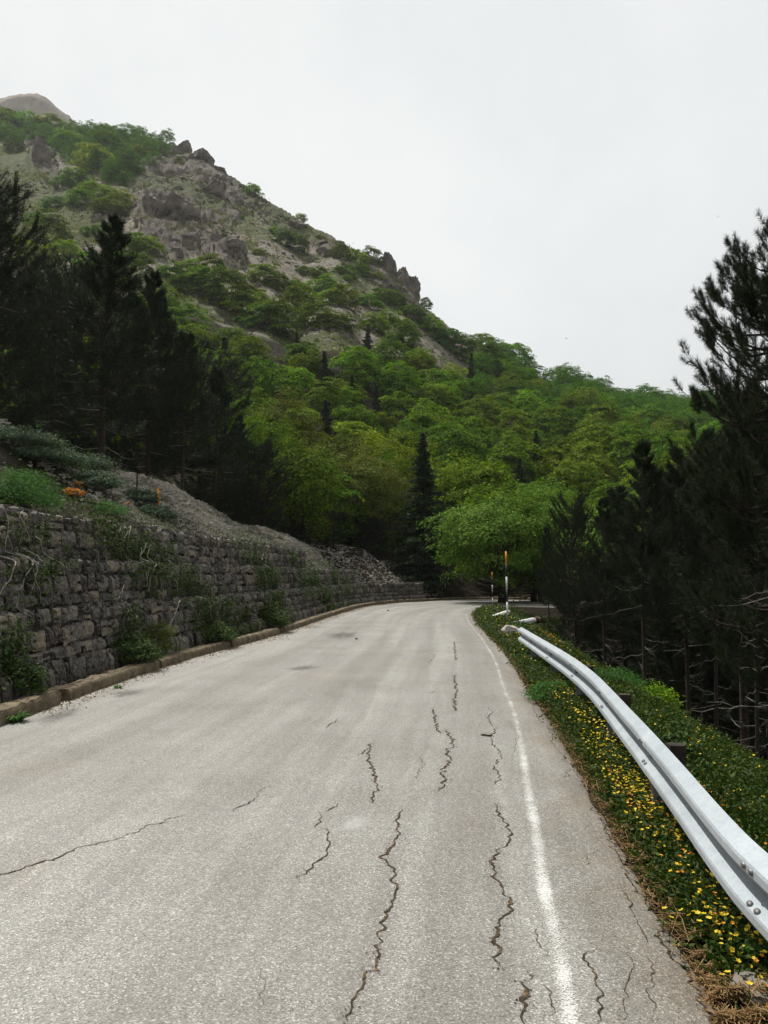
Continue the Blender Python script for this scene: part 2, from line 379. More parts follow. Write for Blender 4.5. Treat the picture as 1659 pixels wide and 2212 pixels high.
def hit(u, v, rmin=4, rmax=420):
    d = ray(u, v); n = 900
    Y = np.exp(np.linspace(math.log(rmin), math.log(rmax), n)); P = np.array([0, 0, CAMH])+d[None]*(Y/d[1])[:, None]
    z = height(P[:, :2])[0]; b = np.nonzero(P[:, 2] < z)[0]
    if len(b) == 0: return P[np.argmin(P[:, 2]-z)]
    i = b[0]; q = P[i].copy(); q[2] = z[i]; return q
def zat(x, y): return float(height(np.array([[x, y]]))[0][0])
def inpoly(u, v, poly):
    c = np.zeros(len(u), bool); n = len(poly)
    for i in range(n):
        x1, y1 = poly[i]; x2, y2 = poly[(i+1) % n]
        if y1 == y2: continue
        m_ = ((y1 > v) != (y2 > v)) & (u < (x2-x1)*(v-y1)/(y2-y1)+x1); c ^= m_
    return c
FOREST = [(-100, 650), (350, 660), (450, 700), (560, 745), (650, 770), (760, 768), (900, 780), (960, 808), (1035, 808), (1060, 770), (1150, 780), (1250, 812), (1350, 843), (1480, 848), (2200, 880), (2200, 1400), (-100, 1400)]
RIDGEF = [(-160, 200), (0, 215), (130, 225), (200, 252), (360, 282), (378, 310), (330, 345), (300, 382), (262, 395), (200, 350), (150, 345), (100, 300), (0, 300), (-160, 290)]
ROCKS = [[(285, 400), (310, 350), (380, 300), (440, 340), (475, 365), (565, 425), (545, 470), (480, 480), (500, 540), (430, 545), (400, 560), (330, 550), (285, 480)],
         [(560, 425), (660, 485), (745, 530), (760, 545), (700, 560), (640, 505), (600, 500), (560, 480)],
         [(40, 290), (110, 310), (135, 400), (110, 415), (70, 360)], [(800, 558), (910, 640), (905, 665), (860, 650), (800, 610)],
         [(470, 530), (520, 520), (545, 585), (500, 575)]]
GRASS = [[(-100, 300), (60, 330), (110, 400), (200, 440), (230, 470), (230, 520), (130, 540), (-100, 560)], [(530, 515), (560, 525), (575, 560), (540, 545)], [(540, 395), (585, 415), (600, 440), (560, 440)],
         [(585, 550), (620, 575), (600, 580)], [(330, 560), (480, 700), (440, 700), (330, 600)]]
SOILF = lambda u, v: inpoly(u, v, FOREST)

# ------------------------------------------------------------------ terrain mesh (one sheet)
uu = np.concatenate([np.linspace(-9000, -320, 26)[:-1], np.arange(-320, 1980, 3.2), np.linspace(1980, 9000, 22)[1:]])
rr = np.concatenate([np.exp(np.linspace(math.log(1.2), math.log(30), 230))[:-1], np.exp(np.linspace(math.log(30), math.log(430), 420)), [460, 520, 620]])
U, RR = np.meshgrid(uu, rr); Pxy = np.column_stack([((U-CX)/F*RR).ravel(), RR.ravel()])
Z, dl, dr, kf, tt = height(Pxy)
p3 = np.column_stack([Pxy, Z]); pu, pv = proj(p3)
jn = fbm(p3*.06, 4)*34; jm = fbm(p3*.06+50, 4)*22
ju, jv = pu+jn, pv+jm
rock = np.zeros(len(Z)); green = np.zeros(len(Z)); soil = np.zeros(len(Z))
for q in ROCKS: rock = np.maximum(rock, inpoly(ju, jv, q).astype(float))
rock = np.maximum(rock, .25*(fbm(p3*.05+9, 3) > .25))
for q in GRASS: green = np.maximum(green, .8*inpoly(ju, jv, q))
green = np.maximum(green, .36+.25*(fbm(p3*.03+33, 3) > .1))
green = np.maximum(green, .8*inpoly(ju, jv, RIDGEF))
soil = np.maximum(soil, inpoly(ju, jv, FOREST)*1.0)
rock *= kf; green *= kf
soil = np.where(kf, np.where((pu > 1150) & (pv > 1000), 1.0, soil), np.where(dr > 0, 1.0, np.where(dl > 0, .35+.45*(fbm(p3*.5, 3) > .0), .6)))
soil = np.where(~kf & (dl > 2) & (dl < 6) & (Pxy[:, 1] > 18), .1, soil)
soil = np.where((dl > 0) & (Pxy[:, 1] > 43) & ~kf, 1.0, soil)
soil = np.where(~kf & (dl > 1.5) & (Pxy[:, 1] < 19), np.maximum(soil, .75), soil)
rd = ridged(p3*np.array([.09, .09, .05]), 4)
Zd = Z+np.where(kf, rock*(2.4*rd+1.3*ridged(p3*.21+5, 4)+.45*vn(np.floor(p3*.55))+.35*vn(p3*1.3))*(1-.5*sstep(.85, 1, tt))*np.clip(tt*6, 0, 1), 0)
Zd = Zd+np.where(kf, (1-rock)*(.30*fbm(p3*.7, 3)+.5*ridged(p3*.18, 3)), 0)+np.where(~kf & (dl > 1.9), .13*fbm(p3*1.7, 4)+.05*fbm(p3*6, 2), 0)
nu, nr = len(uu), len(rr)
ii = (np.arange(nr-1)[:, None]*nu+np.arange(nu-1)[None]).reshape(-1)
Fq = np.stack([ii, ii+1, ii+nu+1, ii+nu], 1)
me = mesh_data('terrain', np.column_stack([Pxy, Zd]), Fq, (rock[Fq[:, 0]] < .3) & (kf[Fq[:, 0]]), attr={'zone': np.column_stack([rock, green, soil])})
tag(obj('terrain', me, M['terrain']), 'mountain slope of pale scree, grey rock and dark forest soil around the road', 'hillside', kind='structure')
# ground behind the viewer
gx = np.linspace(-60, 60, 25); gy = np.linspace(-60, 1.25, 20); GX, GY = np.meshgrid(gx, gy)
gz = np.where(GX < -4.4, np.clip((-4.9-GX)*.6, -.08, 40), np.where(GX > 1.5, np.clip(-(GX-2)*.5, -20, -.08), -.08))
i2 = (np.arange(19)[:, None]*25+np.arange(24)[None]).reshape(-1)
tag(obj('ground', mesh_data('ground', np.column_stack([GX.ravel(), GY.ravel(), gz.ravel()]), np.stack([i2, i2+1, i2+26, i2+25], 1), True, attr={'zone': np.tile([0, 0, .8], (500, 1))}), M['terrain']), 'dark bare ground behind the viewpoint', 'ground', kind='structure')
# far peak
ps = np.array([(-420, 330), (-200, 260), (-80, 225), (0, 209), (40, 199), (66, 197), (92, 206), (112, 216), (128, 230), (150, 247), (185, 300), (240, 380)], float)
us = np.arange(-420, 240, 3.0); tops = np.interp(us, ps[:, 0], ps[:, 1])
rows = []
for j, (fr, dy) in enumerate([(k_/24., 560+k_*5.5) for k_ in range(25)]):
    v_ = 520+(tops-520)*fr**.9
    rows.append(np.array([at(a, b, dy) for a, b in zip(us, v_)]))
rows.append(rows[-1]+[0, 60, -60])
V = np.concatenate(rows); V = V+np.column_stack([0*V[:, 0], 0*V[:, 0], 5*ridged(V*.03, 4)-3])
n_ = len(us); i2 = (np.arange(len(rows)-1)[:, None]*n_+np.arange(n_-1)[None]).reshape(-1)
tag(obj('mountain_peak', mesh_data('mountain_peak', V, np.stack([i2, i2+1, i2+n_+1, i2+n_], 1), True, attr={'zone': np.tile([.75, .2, 0], (len(V), 1))}), M['terrain']), 'pale hazy rocky peak behind the wooded ridge at upper left', 'mountain', kind='structure')

# ------------------------------------------------------------------ road
n = 900; ta = np.linspace(0, 1, n)
# match stations by forward progress along a centre curve
li = (ta*(len(LC)-1)).astype(int); ri = np.array([np.argmin(((RC-LC[i])**2).sum(1)) for i in li]); ri = np.maximum.accumulate(ri)
ri = np.convolve(np.pad(ri, 12, 'edge'), np.ones(25)/25, 'valid').astype(int)
A = LC[li]-LN[li]*(-.06); B = RC[ri]
na = 28; w = np.linspace(0, 1, na)
ej = .05*fbm(np.column_stack([B*2.2, np.zeros(n)]), 3)+.03*fbm(np.column_stack([B*9, np.zeros(n)]), 2)
B = B+RN[ri]*ej[:, None]
G = A[:, None]*(1-w[None, :, None])+B[:, None]*w[None, :, None]
zz = .035*4*w*(1-w)*1.0
zz = np.tile(zz, (n, 1))+.012*fbm(np.column_stack([G.reshape(-1, 2)*.8, np.zeros(n*na)]), 3).reshape(n, na)
zz[:, -1] -= .05
wid = np.linalg.norm(A-B, axis=1)
UVr = np.stack([(1-w)[None]*wid[:, None], np.tile(LS[li][:, None], (1, na))], -1).reshape(-1, 2)
V = np.column_stack([G.reshape(-1, 2), zz.ravel()]); i2 = (np.arange(n-1)[:, None]*na+np.arange(na-1)[None]).reshape(-1)
road = tag(obj('road', mesh_data('road', V, np.stack([i2, i2+1, i2+na+1, i2+na], 1)[:, ::-1], True, uv=UVr), M['asphalt']), 'bleached grey cracked asphalt mountain road curving right', 'road', kind='structure')
from mathutils.bvhtree import BVHTree
_bv = BVHTree.FromPolygons([tuple(v) for v in V], [tuple(int(c) for c in f) for f in np.stack([i2, i2+1, i2+na+1, i2+na], 1)])
def rz(x, y):
    h = _bv.ray_cast(Vector((x, y, 2)), Vector((0, 0, -1)))[0]
    return h.z if h else 0.0
# edge line
of_ = np.interp(RC[:, 1], [2, 4, 7, 11, 20], [.60, .56, .46, .36, .30])[:, None]; P2 = RC-RN*(of_-.052); P3 = RC-RN*(of_+.052); k = RS > 8; P2 = P2[k][:330]; P3 = P3[k][:330]
V = []; uvl = []
for a, b in zip(P2, P3):
    for f in np.linspace(0, 1, 5):
        q = a*(1-f)+b*f; V.append((q[0], q[1], rz(q[0], q[1])+.004)); uvl.append((f, float(np.clip((q[1]-3)/6, 0, 1))))
n = len(P2); i2 = (np.arange(n-1)[:, None]*5+np.arange(4)[None]).reshape(-1)
obj('edge_line', mesh_data('edge_line', V, np.stack([i2, i2+5, i2+6, i2+1], 1), True, uv=uvl), M['paint'], road)
# cracks
CR = [([(740, 2230), (770, 2150), (810, 2090), (820, 2020), (855, 1930), (850, 1890), (828, 1860), (865, 1810), (868, 1780), (860, 1757)], 1.0),
      ([(1126, 2230), (1124, 2170), (1140, 2110)], 1.15), ([(1078, 2105), (1082, 2040), (1075, 2010), (1100, 1960), (1070, 1890), (1075, 1860), (1100, 1820), (1086, 1780), (1075, 1740)], 1.1),
      ([(945, 1720), (960, 1670), (970, 1630), (980, 1600), (970, 1580)], 1.5), ([(950, 1590), (940, 1550), (935, 1535)], 1.3), ([(980, 1540), (984, 1500), (980, 1460)], 1.6),
      ([(797, 1745), (805, 1715), (823, 1695), (810, 1670), (798, 1650), (800, 1610)], 1.2), ([(775, 1640), (797, 1622)], 1.0),
      ([(655, 1915), (680, 1870), (710, 1825), (697, 1797)], .8), ([(688, 1802), (705, 1770), (735, 1745)], .7),
      ([(-30, 1915), (60, 1885), (180, 1845), (280, 1820), (330, 1795), (395, 1770)], .75), ([(505, 1765), (540, 1745), (580, 1705)], .55), ([(705, 1580), (730, 1560)], .9),
      ([(1240, 1655), (1270, 1700), (1300, 1765), (1335, 1830), (1368, 1900), (1392, 1940)], .6), ([(1405, 1960), (1422, 2000), (1450, 2055), (1500, 2125), (1535, 2225)], 1.1),
      ([(1345, 1915), (1355, 1960), (1375, 2000), (1390, 2030)], .6), ([(1297, 2225), (1290, 2170), (1282, 2110), (1270, 2080), (1285, 2052)], .6), ([(1058, 1530), (1065, 1580), (1075, 1650), (1072, 1700)], .7),
      ([(985, 1430), (981, 1388)], 1.2), ([(930, 1440), (936, 1415)], .8), ([(1225, 1600), (1240, 1640), (1215, 1680)], .4), ([(1210, 2225), (1196, 2170), (1180, 2120)], .3), ([(930, 1503), (942, 1495)], .7),
      ([(1310, 1740), (1290, 1700), (1262, 1690), (1240, 1700)], .3), ([(1345, 2212), (1338, 2150), (1350, 2090), (1335, 2040)], .22), ([(1420, 2200), (1400, 2150), (1408, 2100), (1390, 2060)], .3), ([(1300, 1830), (1275, 1850), (1260, 1880)], .25), ([(1100, 1560), (1120, 1600), (1108, 1650)], .25), ([(560, 2212), (575, 2160), (560, 2110)], .18), ([(900, 1700), (912, 1660), (900, 1630)], .3), ([(1130, 1470), (1150, 1520), (1165, 1560)], .4), ([(1160, 2080), (1150, 2030), (1155, 1990)], .25), ([(930, 1444), (1000, 1441), (1060, 1447), (1130, 1446)], .22), ([(1180, 1560), (1200, 1610), (1222, 1640)], .35)]
mb = MB(); cb = MB(); rc = np.random.default_rng(3)
for pts, wd in CR:
    P = np.array([gp(*q)[:2] for q in pts]); P, s = resample(P, .022)
    m_ = len(P); j1 = fbm(np.column_stack([s*3, np.full(m_, rc.uniform(0, 99)), 0*s]), 3)*.05; j2 = fbm(np.column_stack([s*22, np.full(m_, rc.uniform(0, 99)), 0*s]), 3)*.045
    T = unit(np.gradient(P, axis=0)); Nn = np.stack([-T[:, 1], T[:, 0]], 1); P = P+Nn*(j1+j2)[:, None]
    wv = np.clip(0.0044*wd*(1+1.5*fbm(np.column_stack([s*9, np.full(m_, rc.uniform(0, 99)), 0*s]), 3)), .0008, 1)+.003*rc.uniform(0, 1, m_)*wd
    wv *= np.minimum(1, np.minimum(s, s[-1]-s)/.12+.1)
    a = P+Nn*wv[:, None]; b = P-Nn*wv[:, None]*rc.uniform(.4, 1.2, m_)[:, None]
    za = np.array([rz(*q) for q in P])+.0035
    V = np.empty((2*m_, 3)); V[0::2, :2] = a; V[1::2, :2] = b; V[0::2, 2] = za; V[1::2, 2] = za
    i2 = np.arange(m_-1)*2; mb.add(V, np.stack([i2, i2+1, i2+3, i2+2], 1))
    nc = int(s[-1]*75*wd)   # broken crumbs beside the crack
    ci = rc.integers(0, m_, nc); off = rc.normal(0, .020*wd, nc)
    for c_, o_ in zip(ci, off):
        q = P[c_]+Nn[c_]*o_; an = rc.uniform(0, 6.28, 1)+np.array([0, 2.1, 4.2]); rad = rc.uniform(.002, .0065)*min(wd, 1.2)
        cb.add(np.column_stack([q[0]+np.cos(an)*rad, q[1]+np.sin(an)*rad, np.full(3, za[c_]+.0006)]), [[0, 1, 2]])
obj('crack_lines', mb.data('crack_lines'), M['crack'], road); obj('crack_crumbs', cb.data('crack_crumbs'), M['crack'], road)

# faint pale repair patches and darker stains, thin sheets on the asphalt
def stain(name, pts, mat, lift):
    P = np.array([gp(*q)[:2] for q in pts]); P = np.vstack([P, P[:1]]); P, _ = resample(P, .05); P = P[:-1]; c = P.mean(0); P = P+(P-c)*(.12*rc.normal(size=(len(P), 1)))
    n_ = len(P); V = []; F3 = []
    for k_, f in enumerate((1, .75, .5, .25, .02)):
        for q in P: q = c+(q-c)*f; V.append((*q, rz(*q)+lift))
    uvs = np.repeat([.0, .12, .3, .45, .5], n_)
    i2 = np.array([[k_*n_+j, k_*n_+(j+1) % n_, (k_+1)*n_+(j+1) % n_, (k_+1)*n_+j] for k_ in range(4) for j in range(n_)])
    obj(name, mesh_data(name, V, i2, True, uv=np.column_stack([uvs, uvs*0])), mat, road)
def stainmat(name, col, amt, sc_):
    m, nt, out = newmat(name); tc = N(nt, 'TexCoord'); sx_ = N(nt, 'SeparateXYZ'); L(nt, tc.outputs['UV'], sx_.inputs[0])
    f = math_(nt, 'MULTIPLY', math_(nt, 'MULTIPLY', sx_.outputs[0], 2.6, True), noise(nt, sc_, 5, tc.outputs['Object'])); f = math_(nt, 'MULTIPLY', f, amt, True)
    p = N(nt, 'BsdfPrincipled'); p.inputs['Base Color'].default_value = (*col, 1); p.inputs['Roughness'].default_value = .8
    tr = N(nt, 'BsdfTransparent'); mx = N(nt, 'MixShader'); L(nt, f, mx.inputs[0]); L(nt, tr.outputs[0], mx.inputs[1]); L(nt, p.outputs[0], mx.inputs[2]); L(nt, mx.outputs[0], out.inputs[0]); return m
SP = stainmat('pale stain', (.46, .46, .44), .85, 12); SD = stainmat('dark stain', (.07, .062, .052), .75, 5)
stain('pale_patch', [(725, 1800), (735, 1775), (790, 1765), (805, 1775), (795, 1800), (765, 1820), (730, 1815)], SP, .0025)
stain('dark_stain', [(700, 1372), (740, 1365), (785, 1368), (775, 1380), (735, 1386), (705, 1382)], SD, .0025)
stain('dark_stain', [(610, 1447), (660, 1440), (700, 1444), (670, 1452), (625, 1455)], SD, .0025)
stain('dark_stain', [(225, 1500), (270, 1492), (320, 1490), (300, 1505), (250, 1512)], SD, .0025)
stain('dark_stain', [(60, 1560), (130, 1535), (190, 1520), (170, 1545), (90, 1575)], SD, .0025)
# ------------------------------------------------------------------ kerb
i0 = int(np.searchsorted(LS, 9)); i1 = int(np.argmin(np.hypot(LC[:, 0]-12, LC[:, 1]-47)))
mb = MB(); i = i0; kr = np.random.default_rng(5)
while i < i1:
    ln = int(kr.uniform(22, 40)); j = min(i+ln, i1); idx = np.arange(i, j); m_ = len(idx)
    if m_ < 4: break
    hgt = .155+kr.uniform(-.012, .015); sh = kr.uniform(-.012, .012)
    prof = np.array([(0, -.05), (0, .10), (.01, .17), (.03, 1.0), (.09, 1.0), (.20, 1.0), (.30, .9), (.32, -.05)])
    C = LC[idx]; Nn = LN[idx]; V = np.empty((m_, 8, 3))
    for q, (o_, z_) in enumerate(prof):
        z = z_*hgt if q > 1 and z_ > .5 else (z_ if q < 2 or q == 7 else .13)
        V[:, q, :2] = C+Nn*(o_+sh); V[:, q, 2] = z
    V3 = V.reshape(-1, 3); nz = fbm(V3*7, 4); nz2 = fbm(V3*2.3+7, 3)
    msk = (V3[:, 2] > .05)
    V3[:, 2] += msk*(nz*.030); V3[:, :2] += (np.repeat(Nn, 8, 0)*(nz*.022)[:, None])
    i2 = (np.arange(m_-1)[:, None]*8+np.arange(7)[None]).reshape(-1)
    mb.add(V3, np.stack([i2, i2+8, i2+9, i2+1], 1))
    mb.F.setdefault(8, []).append(np.array([np.arange(8), np.arange(8)[::-1]+(m_-1)*8])+mb.n-m_*8)
    i = j+(0 if kr.random() < .7 else 1)
tag(obj('kerb', mb.data('kerb'), M['kerb']), 'broken ochre concrete kerb below the stone wall', 'kerb', kind='structure')

# ------------------------------------------------------------------ gabion wall
def lp(s, d, z):
    i = np.clip(np.searchsorted(LS, s), 0, len(LS)-1); q = LC[i]+LN[i]*d; return np.array([q[0], q[1], z])
def sY(Y):
    k = LS < LS[np.argmin(np.hypot(LC[:, 0]-4.9, LC[:, 1]-50.2))]+1
    return float(np.interp(Y, LC[k][:, 1], LS[k]))
wall = empty('gabion_wall', lp(sY(20), 1, 0), 0, 'long stepped retaining wall of caged stone blocks left of the road', 'retaining wall')
TIERS = [(.40, -.02, .40, 47.5, (.4,)), (.62, .40, 1.14, 47.5, (.21, .29, .24)), (.90, 1.14, 1.88, 40.8, (.22, .30, .22)), (1.18, 1.88, 2.62, 31.2, (.2, .28, .26))]
def block(x0, x1, z0, z1, r):
    """front-subdivided rounded stone in local (s,d,z)"""
    nx, nz = max(3, int((x1-x0)/.09)), 4
    xs = np.linspace(0, 1, nx+1); zs = np.linspace(0, 1, nz+1); X, Zq = np.meshgrid(xs, zs)
    e = 1-np.maximum(np.abs(X-.5), np.abs(Zq-.5))*2; bul = np.minimum(e*4.5, 1)**.6
    D = .06*(1-bul)+r.uniform(-.012, .016)
    V = np.column_stack([(x0+(x1-x0)*X).ravel(), D.ravel(), (z0+(z1-z0)*Zq).ravel()])
    V[:, 1] += r.uniform(-.008, .008, len(V)); V[:, 0] += r.uniform(-.007, .007, len(V)); V[:, 2] += r.uniform(-.007, .007, len(V))
    i2 = (np.arange(nz)[:, None]*(nx+1)+np.arange(nx)[None]).reshape(-1)
    return V, np.stack([i2, i2+1, i2+nx+2, i2+nx+1], 1)
wr_ = np.random.default_rng(11)
loc0 = np.array(wall.location)
for ti, (d0, z0, z1, ye, rows_) in enumerate(TIERS):
    mb = MB(); se = sY(ye); s0 = 9.5; zc = z0
    tot = sum(rows_)
    basket = np.arange(s0, se, 1.9)+wr_.uniform(-.2, .2)
    for ri_, rh in enumerate(rows_):
        h = (z1-z0)*rh/tot; s = s0
        while s < se:
            wd = wr_.uniform(.11, .30) if wr_.random() < .75 else wr_.uniform(.3, .46); gap = .012
            if np.min(np.abs(basket-s)) < .2: gap = .05
            e = min(s+wd, se); dz = wr_.uniform(-.035, .035)
            if wr_.random() < .22 and ri_:
                zm = zc+h*wr_.uniform(.4, .6); pieces = [block(s+gap*.5, e, zc+.01+dz*(ri_ > 0), zm-.008, wr_), block(s+gap*.5, e, zm+.008, zc+h-.01+dz, wr_)]
                V = np.vstack([pieces[0][0], pieces[1][0]]); Fb = np.vstack([pieces[0][1], pieces[1][1]+len(pieces[0][0])])
            else: V, Fb = block(s+gap*.5, e, zc+.01+dz*(ri_ > 0), zc+h-.01+dz, wr_)
            lean = .10*(V[:, 2]-z0)
            und = .05*fbm(np.column_stack([V[:, 0]*.9, V[:, 2]*1.5, V[:, 0]*0+ti*5]), 2)
            W = np.array([lp(a, d0+b+l_+u_, c_) for a, b, c_, l_, u_ in zip(V[:, 0], V[:, 1], V[:, 2], lean, und)])
            mb.add(W-loc0, Fb); s = e+.012
        zc += h
    # dark fill body behind the stones
    ss = np.arange(s0, se+.1, .24); bw = []
    for s in ss:
        for (d, z) in ((d0+.14, z0-.02), (d0+.2, z1-.05), (d0+1.1, z1-.04), (d0+1.1, z0-.02)): bw.append(lp(s, d, z)-loc0)
    m_ = len(ss); i2 = np.concatenate([np.arange(m_-1)*4+q for q in range(3)])
    mb.add(bw, np.stack([i2, i2+4, i2+5, i2+1], 1)); mb.F[4].append(np.array([[0, 1, 2, 3], [3, 2, 1, 0]])+np.array([[m_*4-4], [0]])+mb.n-m_*4)
    # end face blocks + rubble along the ledge top
    for _ in range(int((se-s0)*16)):
        s = wr_.uniform(s0, se); d = d0+wr_.uniform(.04, .34)+.07; sz = wr_.uniform(.03, .075)
        v, f_ = box(0, 0, 0, sz*1.6, sz*1.3, sz); v = v*wr_.uniform(.7, 1.2, v.shape); a = wr_.uniform(0, 3)
        R2 = np.array([[math.cos(a), -math.sin(a), 0], [math.sin(a), math.cos(a), 0], [0, 0, 1]])
        mb.add(v@R2.T+lp(s, d, z1-.005)-loc0, f_)
    for q in range(5):
        zz_ = z0+(z1-z0)*q/5; v, f_ = box(0, 0, 0, .08, .9, (z1-z0)/5-.02); v += wr_.uniform(-.02, .02, v.shape)
        C_ = lp(se, d0+.55, zz_+(z1-z0)/10); i = np.searchsorted(LS, se); i = min(i, len(LS)-1); an = math.atan2(LT[i][1], LT[i][0])
        R2 = np.array([[math.cos(an), -math.sin(an), 0], [math.sin(an), math.cos(an), 0], [0, 0, 1]]); mb.add(v@R2.T+C_-loc0, f_)
    obj('stone_tier', mb.data('stone_tier', True if False else False), M['gabion'], wall)

def wallhit(u, v):
    best = None
    for s in np.arange(10, sY(47), .1):
        for (d0, z0, z1, ye, _) in TIERS:
            q = lp(s, d0, (z0+z1)/2)
            if q[1] > ye: continue
            uq, vq = proj(q)
            if abs(uq-u) < 60 and q[1] > 1:
                zz = at(uq, v, q[1])[2]
                if z0-.1 <= zz <= z1+.15 and (best is None or abs(uq-u) < best[0]): best = (abs(uq-u), s, d0, zz)
    return best
# vines: leaves + woody stems
def chaikin3(P):
    P = np.asarray(P, float)
    for _ in range(2):
        a = P[:-1]*.75+P[1:]*.25; b = P[:-1]*.25+P[1:]*.75; Q = np.empty((2*len(a), 3)); Q[0::2] = a; Q[1::2] = b; P = np.vstack([P[:1], Q, P[-1:]])
    return P
def vine(label, path, spread, nleaf, stems, seed, leafs=.055):
    r = np.random.default_rng(seed); pts = [wallhit(*p) for p in path]; pts = [p for p in pts if p]
    if len(pts) < 2: return
    root = empty('climbing_vine', lp(pts[0][1], pts[0][2], 0), 0, label, 'climbing plant', 'climbing plants on the stone wall'); l0 = np.array(root.location)
    S = np.array([p[1] for p in pts]); Dd = np.array([p[2] for p in pts]); Zz = np.array([p[3] for p in pts]); t = np.linspace(0, 1, len(S))
    ncl = max(6, nleaf//45); cs = r.uniform(0, 1, ncl)**1.0; trail = r.uniform(.05, .55, ncl); P = []; Nn = []
    for c_ in cs:
        s = np.interp(c_, t, S)+r.normal(0, spread); z = np.interp(c_, t, Zz)+r.normal(0, spread*.55)
        if z < .1: continue
        for _ in range(45):
            a, b = s+r.normal(0, .16), np.clip(z+r.normal(0, .13), .1, 2.9)
            dface = [q for q in TIERS if q[1] <= b <= q[2]]; dface = dface[0][0] if dface else 1.3
            P.append(lp(a, dface-r.uniform(.02, .16), b)-l0); i = min(np.searchsorted(LS, a), len(LS)-1)
            Nn.append([-LN[i][0]*.8, -LN[i][1]*.8, .7])
    V, Fq = leaf_quads(np.array(P), np.array(Nn)+r.normal(0, .45, (len(P), 3)), leafs, .75, r)
    obj('leaves', mesh_data('leaves', V, Fq), M['ivy'], root)
    for q in range(int(stems*.75)):
        mb = MB()
        c_ = r.uniform(0, 1); s = np.interp(c_, t, S)+r.normal(0, spread); z = min(np.interp(c_, t, Zz)+r.uniform(.1, .7), 2.55); pp = []; ds = r.uniform(-.12, .12); off = r.uniform(.03, .15)
        for k_ in range(9):
            dface = [w_ for w_ in TIERS if w_[1] <= z <= w_[2]]; dface = dface[0][0] if dface else .6
            pp.append(lp(s, dface-off-.02*math.sin(k_), z)-l0); s += ds*.7+r.normal(0, .04); z -= r.uniform(.03, .16)
            if z < .15: break
        if len(pp) > 3:
            w_ = r.uniform(.003, .0085); pp = chaikin3(pp); tube(mb, pp, np.linspace(w_*1.4, w_*.4, len(pp)), 5); obj('stem', mb.data('stem', True), M['paletwig'], root)
vine('ivy draping from the wall top over the first metres of wall at the left', [(150, 1105), (230, 1150), (290, 1190), (330, 1230)], .5, 3000, 10, 1)
vine('ivy running diagonally down the middle of the stone wall', [(300, 1200), (380, 1260), (440, 1300), (500, 1340)], .6, 3600, 14, 2)
vine('dense ivy curtain hanging where the top course of the wall ends', [(520, 1180), (560, 1230), (590, 1290), (610, 1330)], .8, 4800, 12, 3, .06)
vine('small ivy patch with bare twigs at the left end of the wall', [(10, 1150), (50, 1175), (80, 1200), (30, 1260)], .3, 900, 16, 4)
vine('ivy spreading along the lower far stretch of the wall', [(640, 1240), (680, 1260), (720, 1280), (760, 1275)], 1.2, 4200, 6, 5, .08)
vine('thin ivy tuft on the ledge of the lowest wall course', [(250, 1330), (290, 1340), (310, 1350)], .25, 500, 6, 6)
vine('dark ivy mat below the middle ledge beside the dry bush', [(430, 1350), (470, 1370), (520, 1350), (540, 1320)], .5, 2400, 8, 7)
vine('dark ivy at the left foot of the wall', [(0, 1370), (20, 1390), (10, 1480)], .2, 700, 3, 8)

# ------------------------------------------------------------------ bushes
def tuft_bush(name, label, cat, u, v, rad, hgt, mat, n, leaf, aspect, seed, group=None, P0=None, flat=.5):
    r = np.random.default_rng(seed); p0 = hit(u, v) if P0 is None else np.array(P0)
    dirs = unit(r.normal(size=(n//40, 3))); dirs[:, 2] = np.abs(dirs[:, 2]); c_ = dirs*[rad, rad, hgt]*r.uniform(.3, 1, (len(dirs), 1))**.5
    P = np.repeat(c_, 40, 0)+r.normal(size=(len(dirs)*40, 3))*[rad*.16, rad*.16, hgt*.09]
    P[:, 2] = np.maximum(P[:, 2], 0)
    Nn = r.normal(size=P.shape)*.5+[0, 0, .8]+unit(P)*.5
    V, Fq = leaf_quads(P, Nn, leaf, aspect, r)
    root = empty(name, p0, 0, label, cat, group); obj('foliage', mesh_data('foliage', V, Fq), mat, root)
    mb = MB()
    for _ in range(9):
        d = unit(r.normal(size=3)*[1, 1, .5]+[0, 0, .9]); tube(mb, [np.array([0, 0, -.08]), d*[rad, rad, hgt]*.45, d*[rad, rad, hgt]*.85], [.012, .008, .003], 4)
    obj('stem', mb.data('stem'), M['greybark'], root); return root
def on_bank(u, v):
    """ray hit against the bank only, ignoring the wall strip"""
    p = hit(u, v); return p
tuft_bush('feathery_bush', 'bright green feathery bush on top of the wall at the left edge', 'bush', 55, 1075, .62, .62, M['fern'], 9000, .055, .25, 20, P0=hit(50, 1092))
tuft_bush('feathery_bush', 'small pale green feathery bush right of the orange flowers above the wall', 'bush', 230, 1105, .5, .32, M['fern'], 4000, .05, .25, 21, P0=hit(232, 1112))
for i, (u, v, rad, lab) in enumerate([(40, 900, 1.5, 'highest grey green juniper mat on the bank at the left edge'), (10, 960, 1.3, 'juniper mat at the left edge above the feathery bush'), (110, 950, 1.2, 'juniper mat upslope to the right of the feathery bush'), (90, 1000, 1.1, 'juniper mat just behind the feathery bush'), (170, 1010, .95, 'juniper mat left of the pine trunk above the orange flowers'), (200, 1050, .7, 'small juniper behind the orange flowers'), (300, 1085, .6, 'small juniper between the two stakes on the bank'), (330, 1118, .6, 'juniper spilling over the wall top below the orange stake'), (60, 860, 1.4, 'shaded juniper mat under the left pines')]):
    tuft_bush('juniper', lab, 'shrub', u, v, rad, .36, M['juniper'], int(5000*rad), .085, .35, 30+i, 'low junipers on the bank')
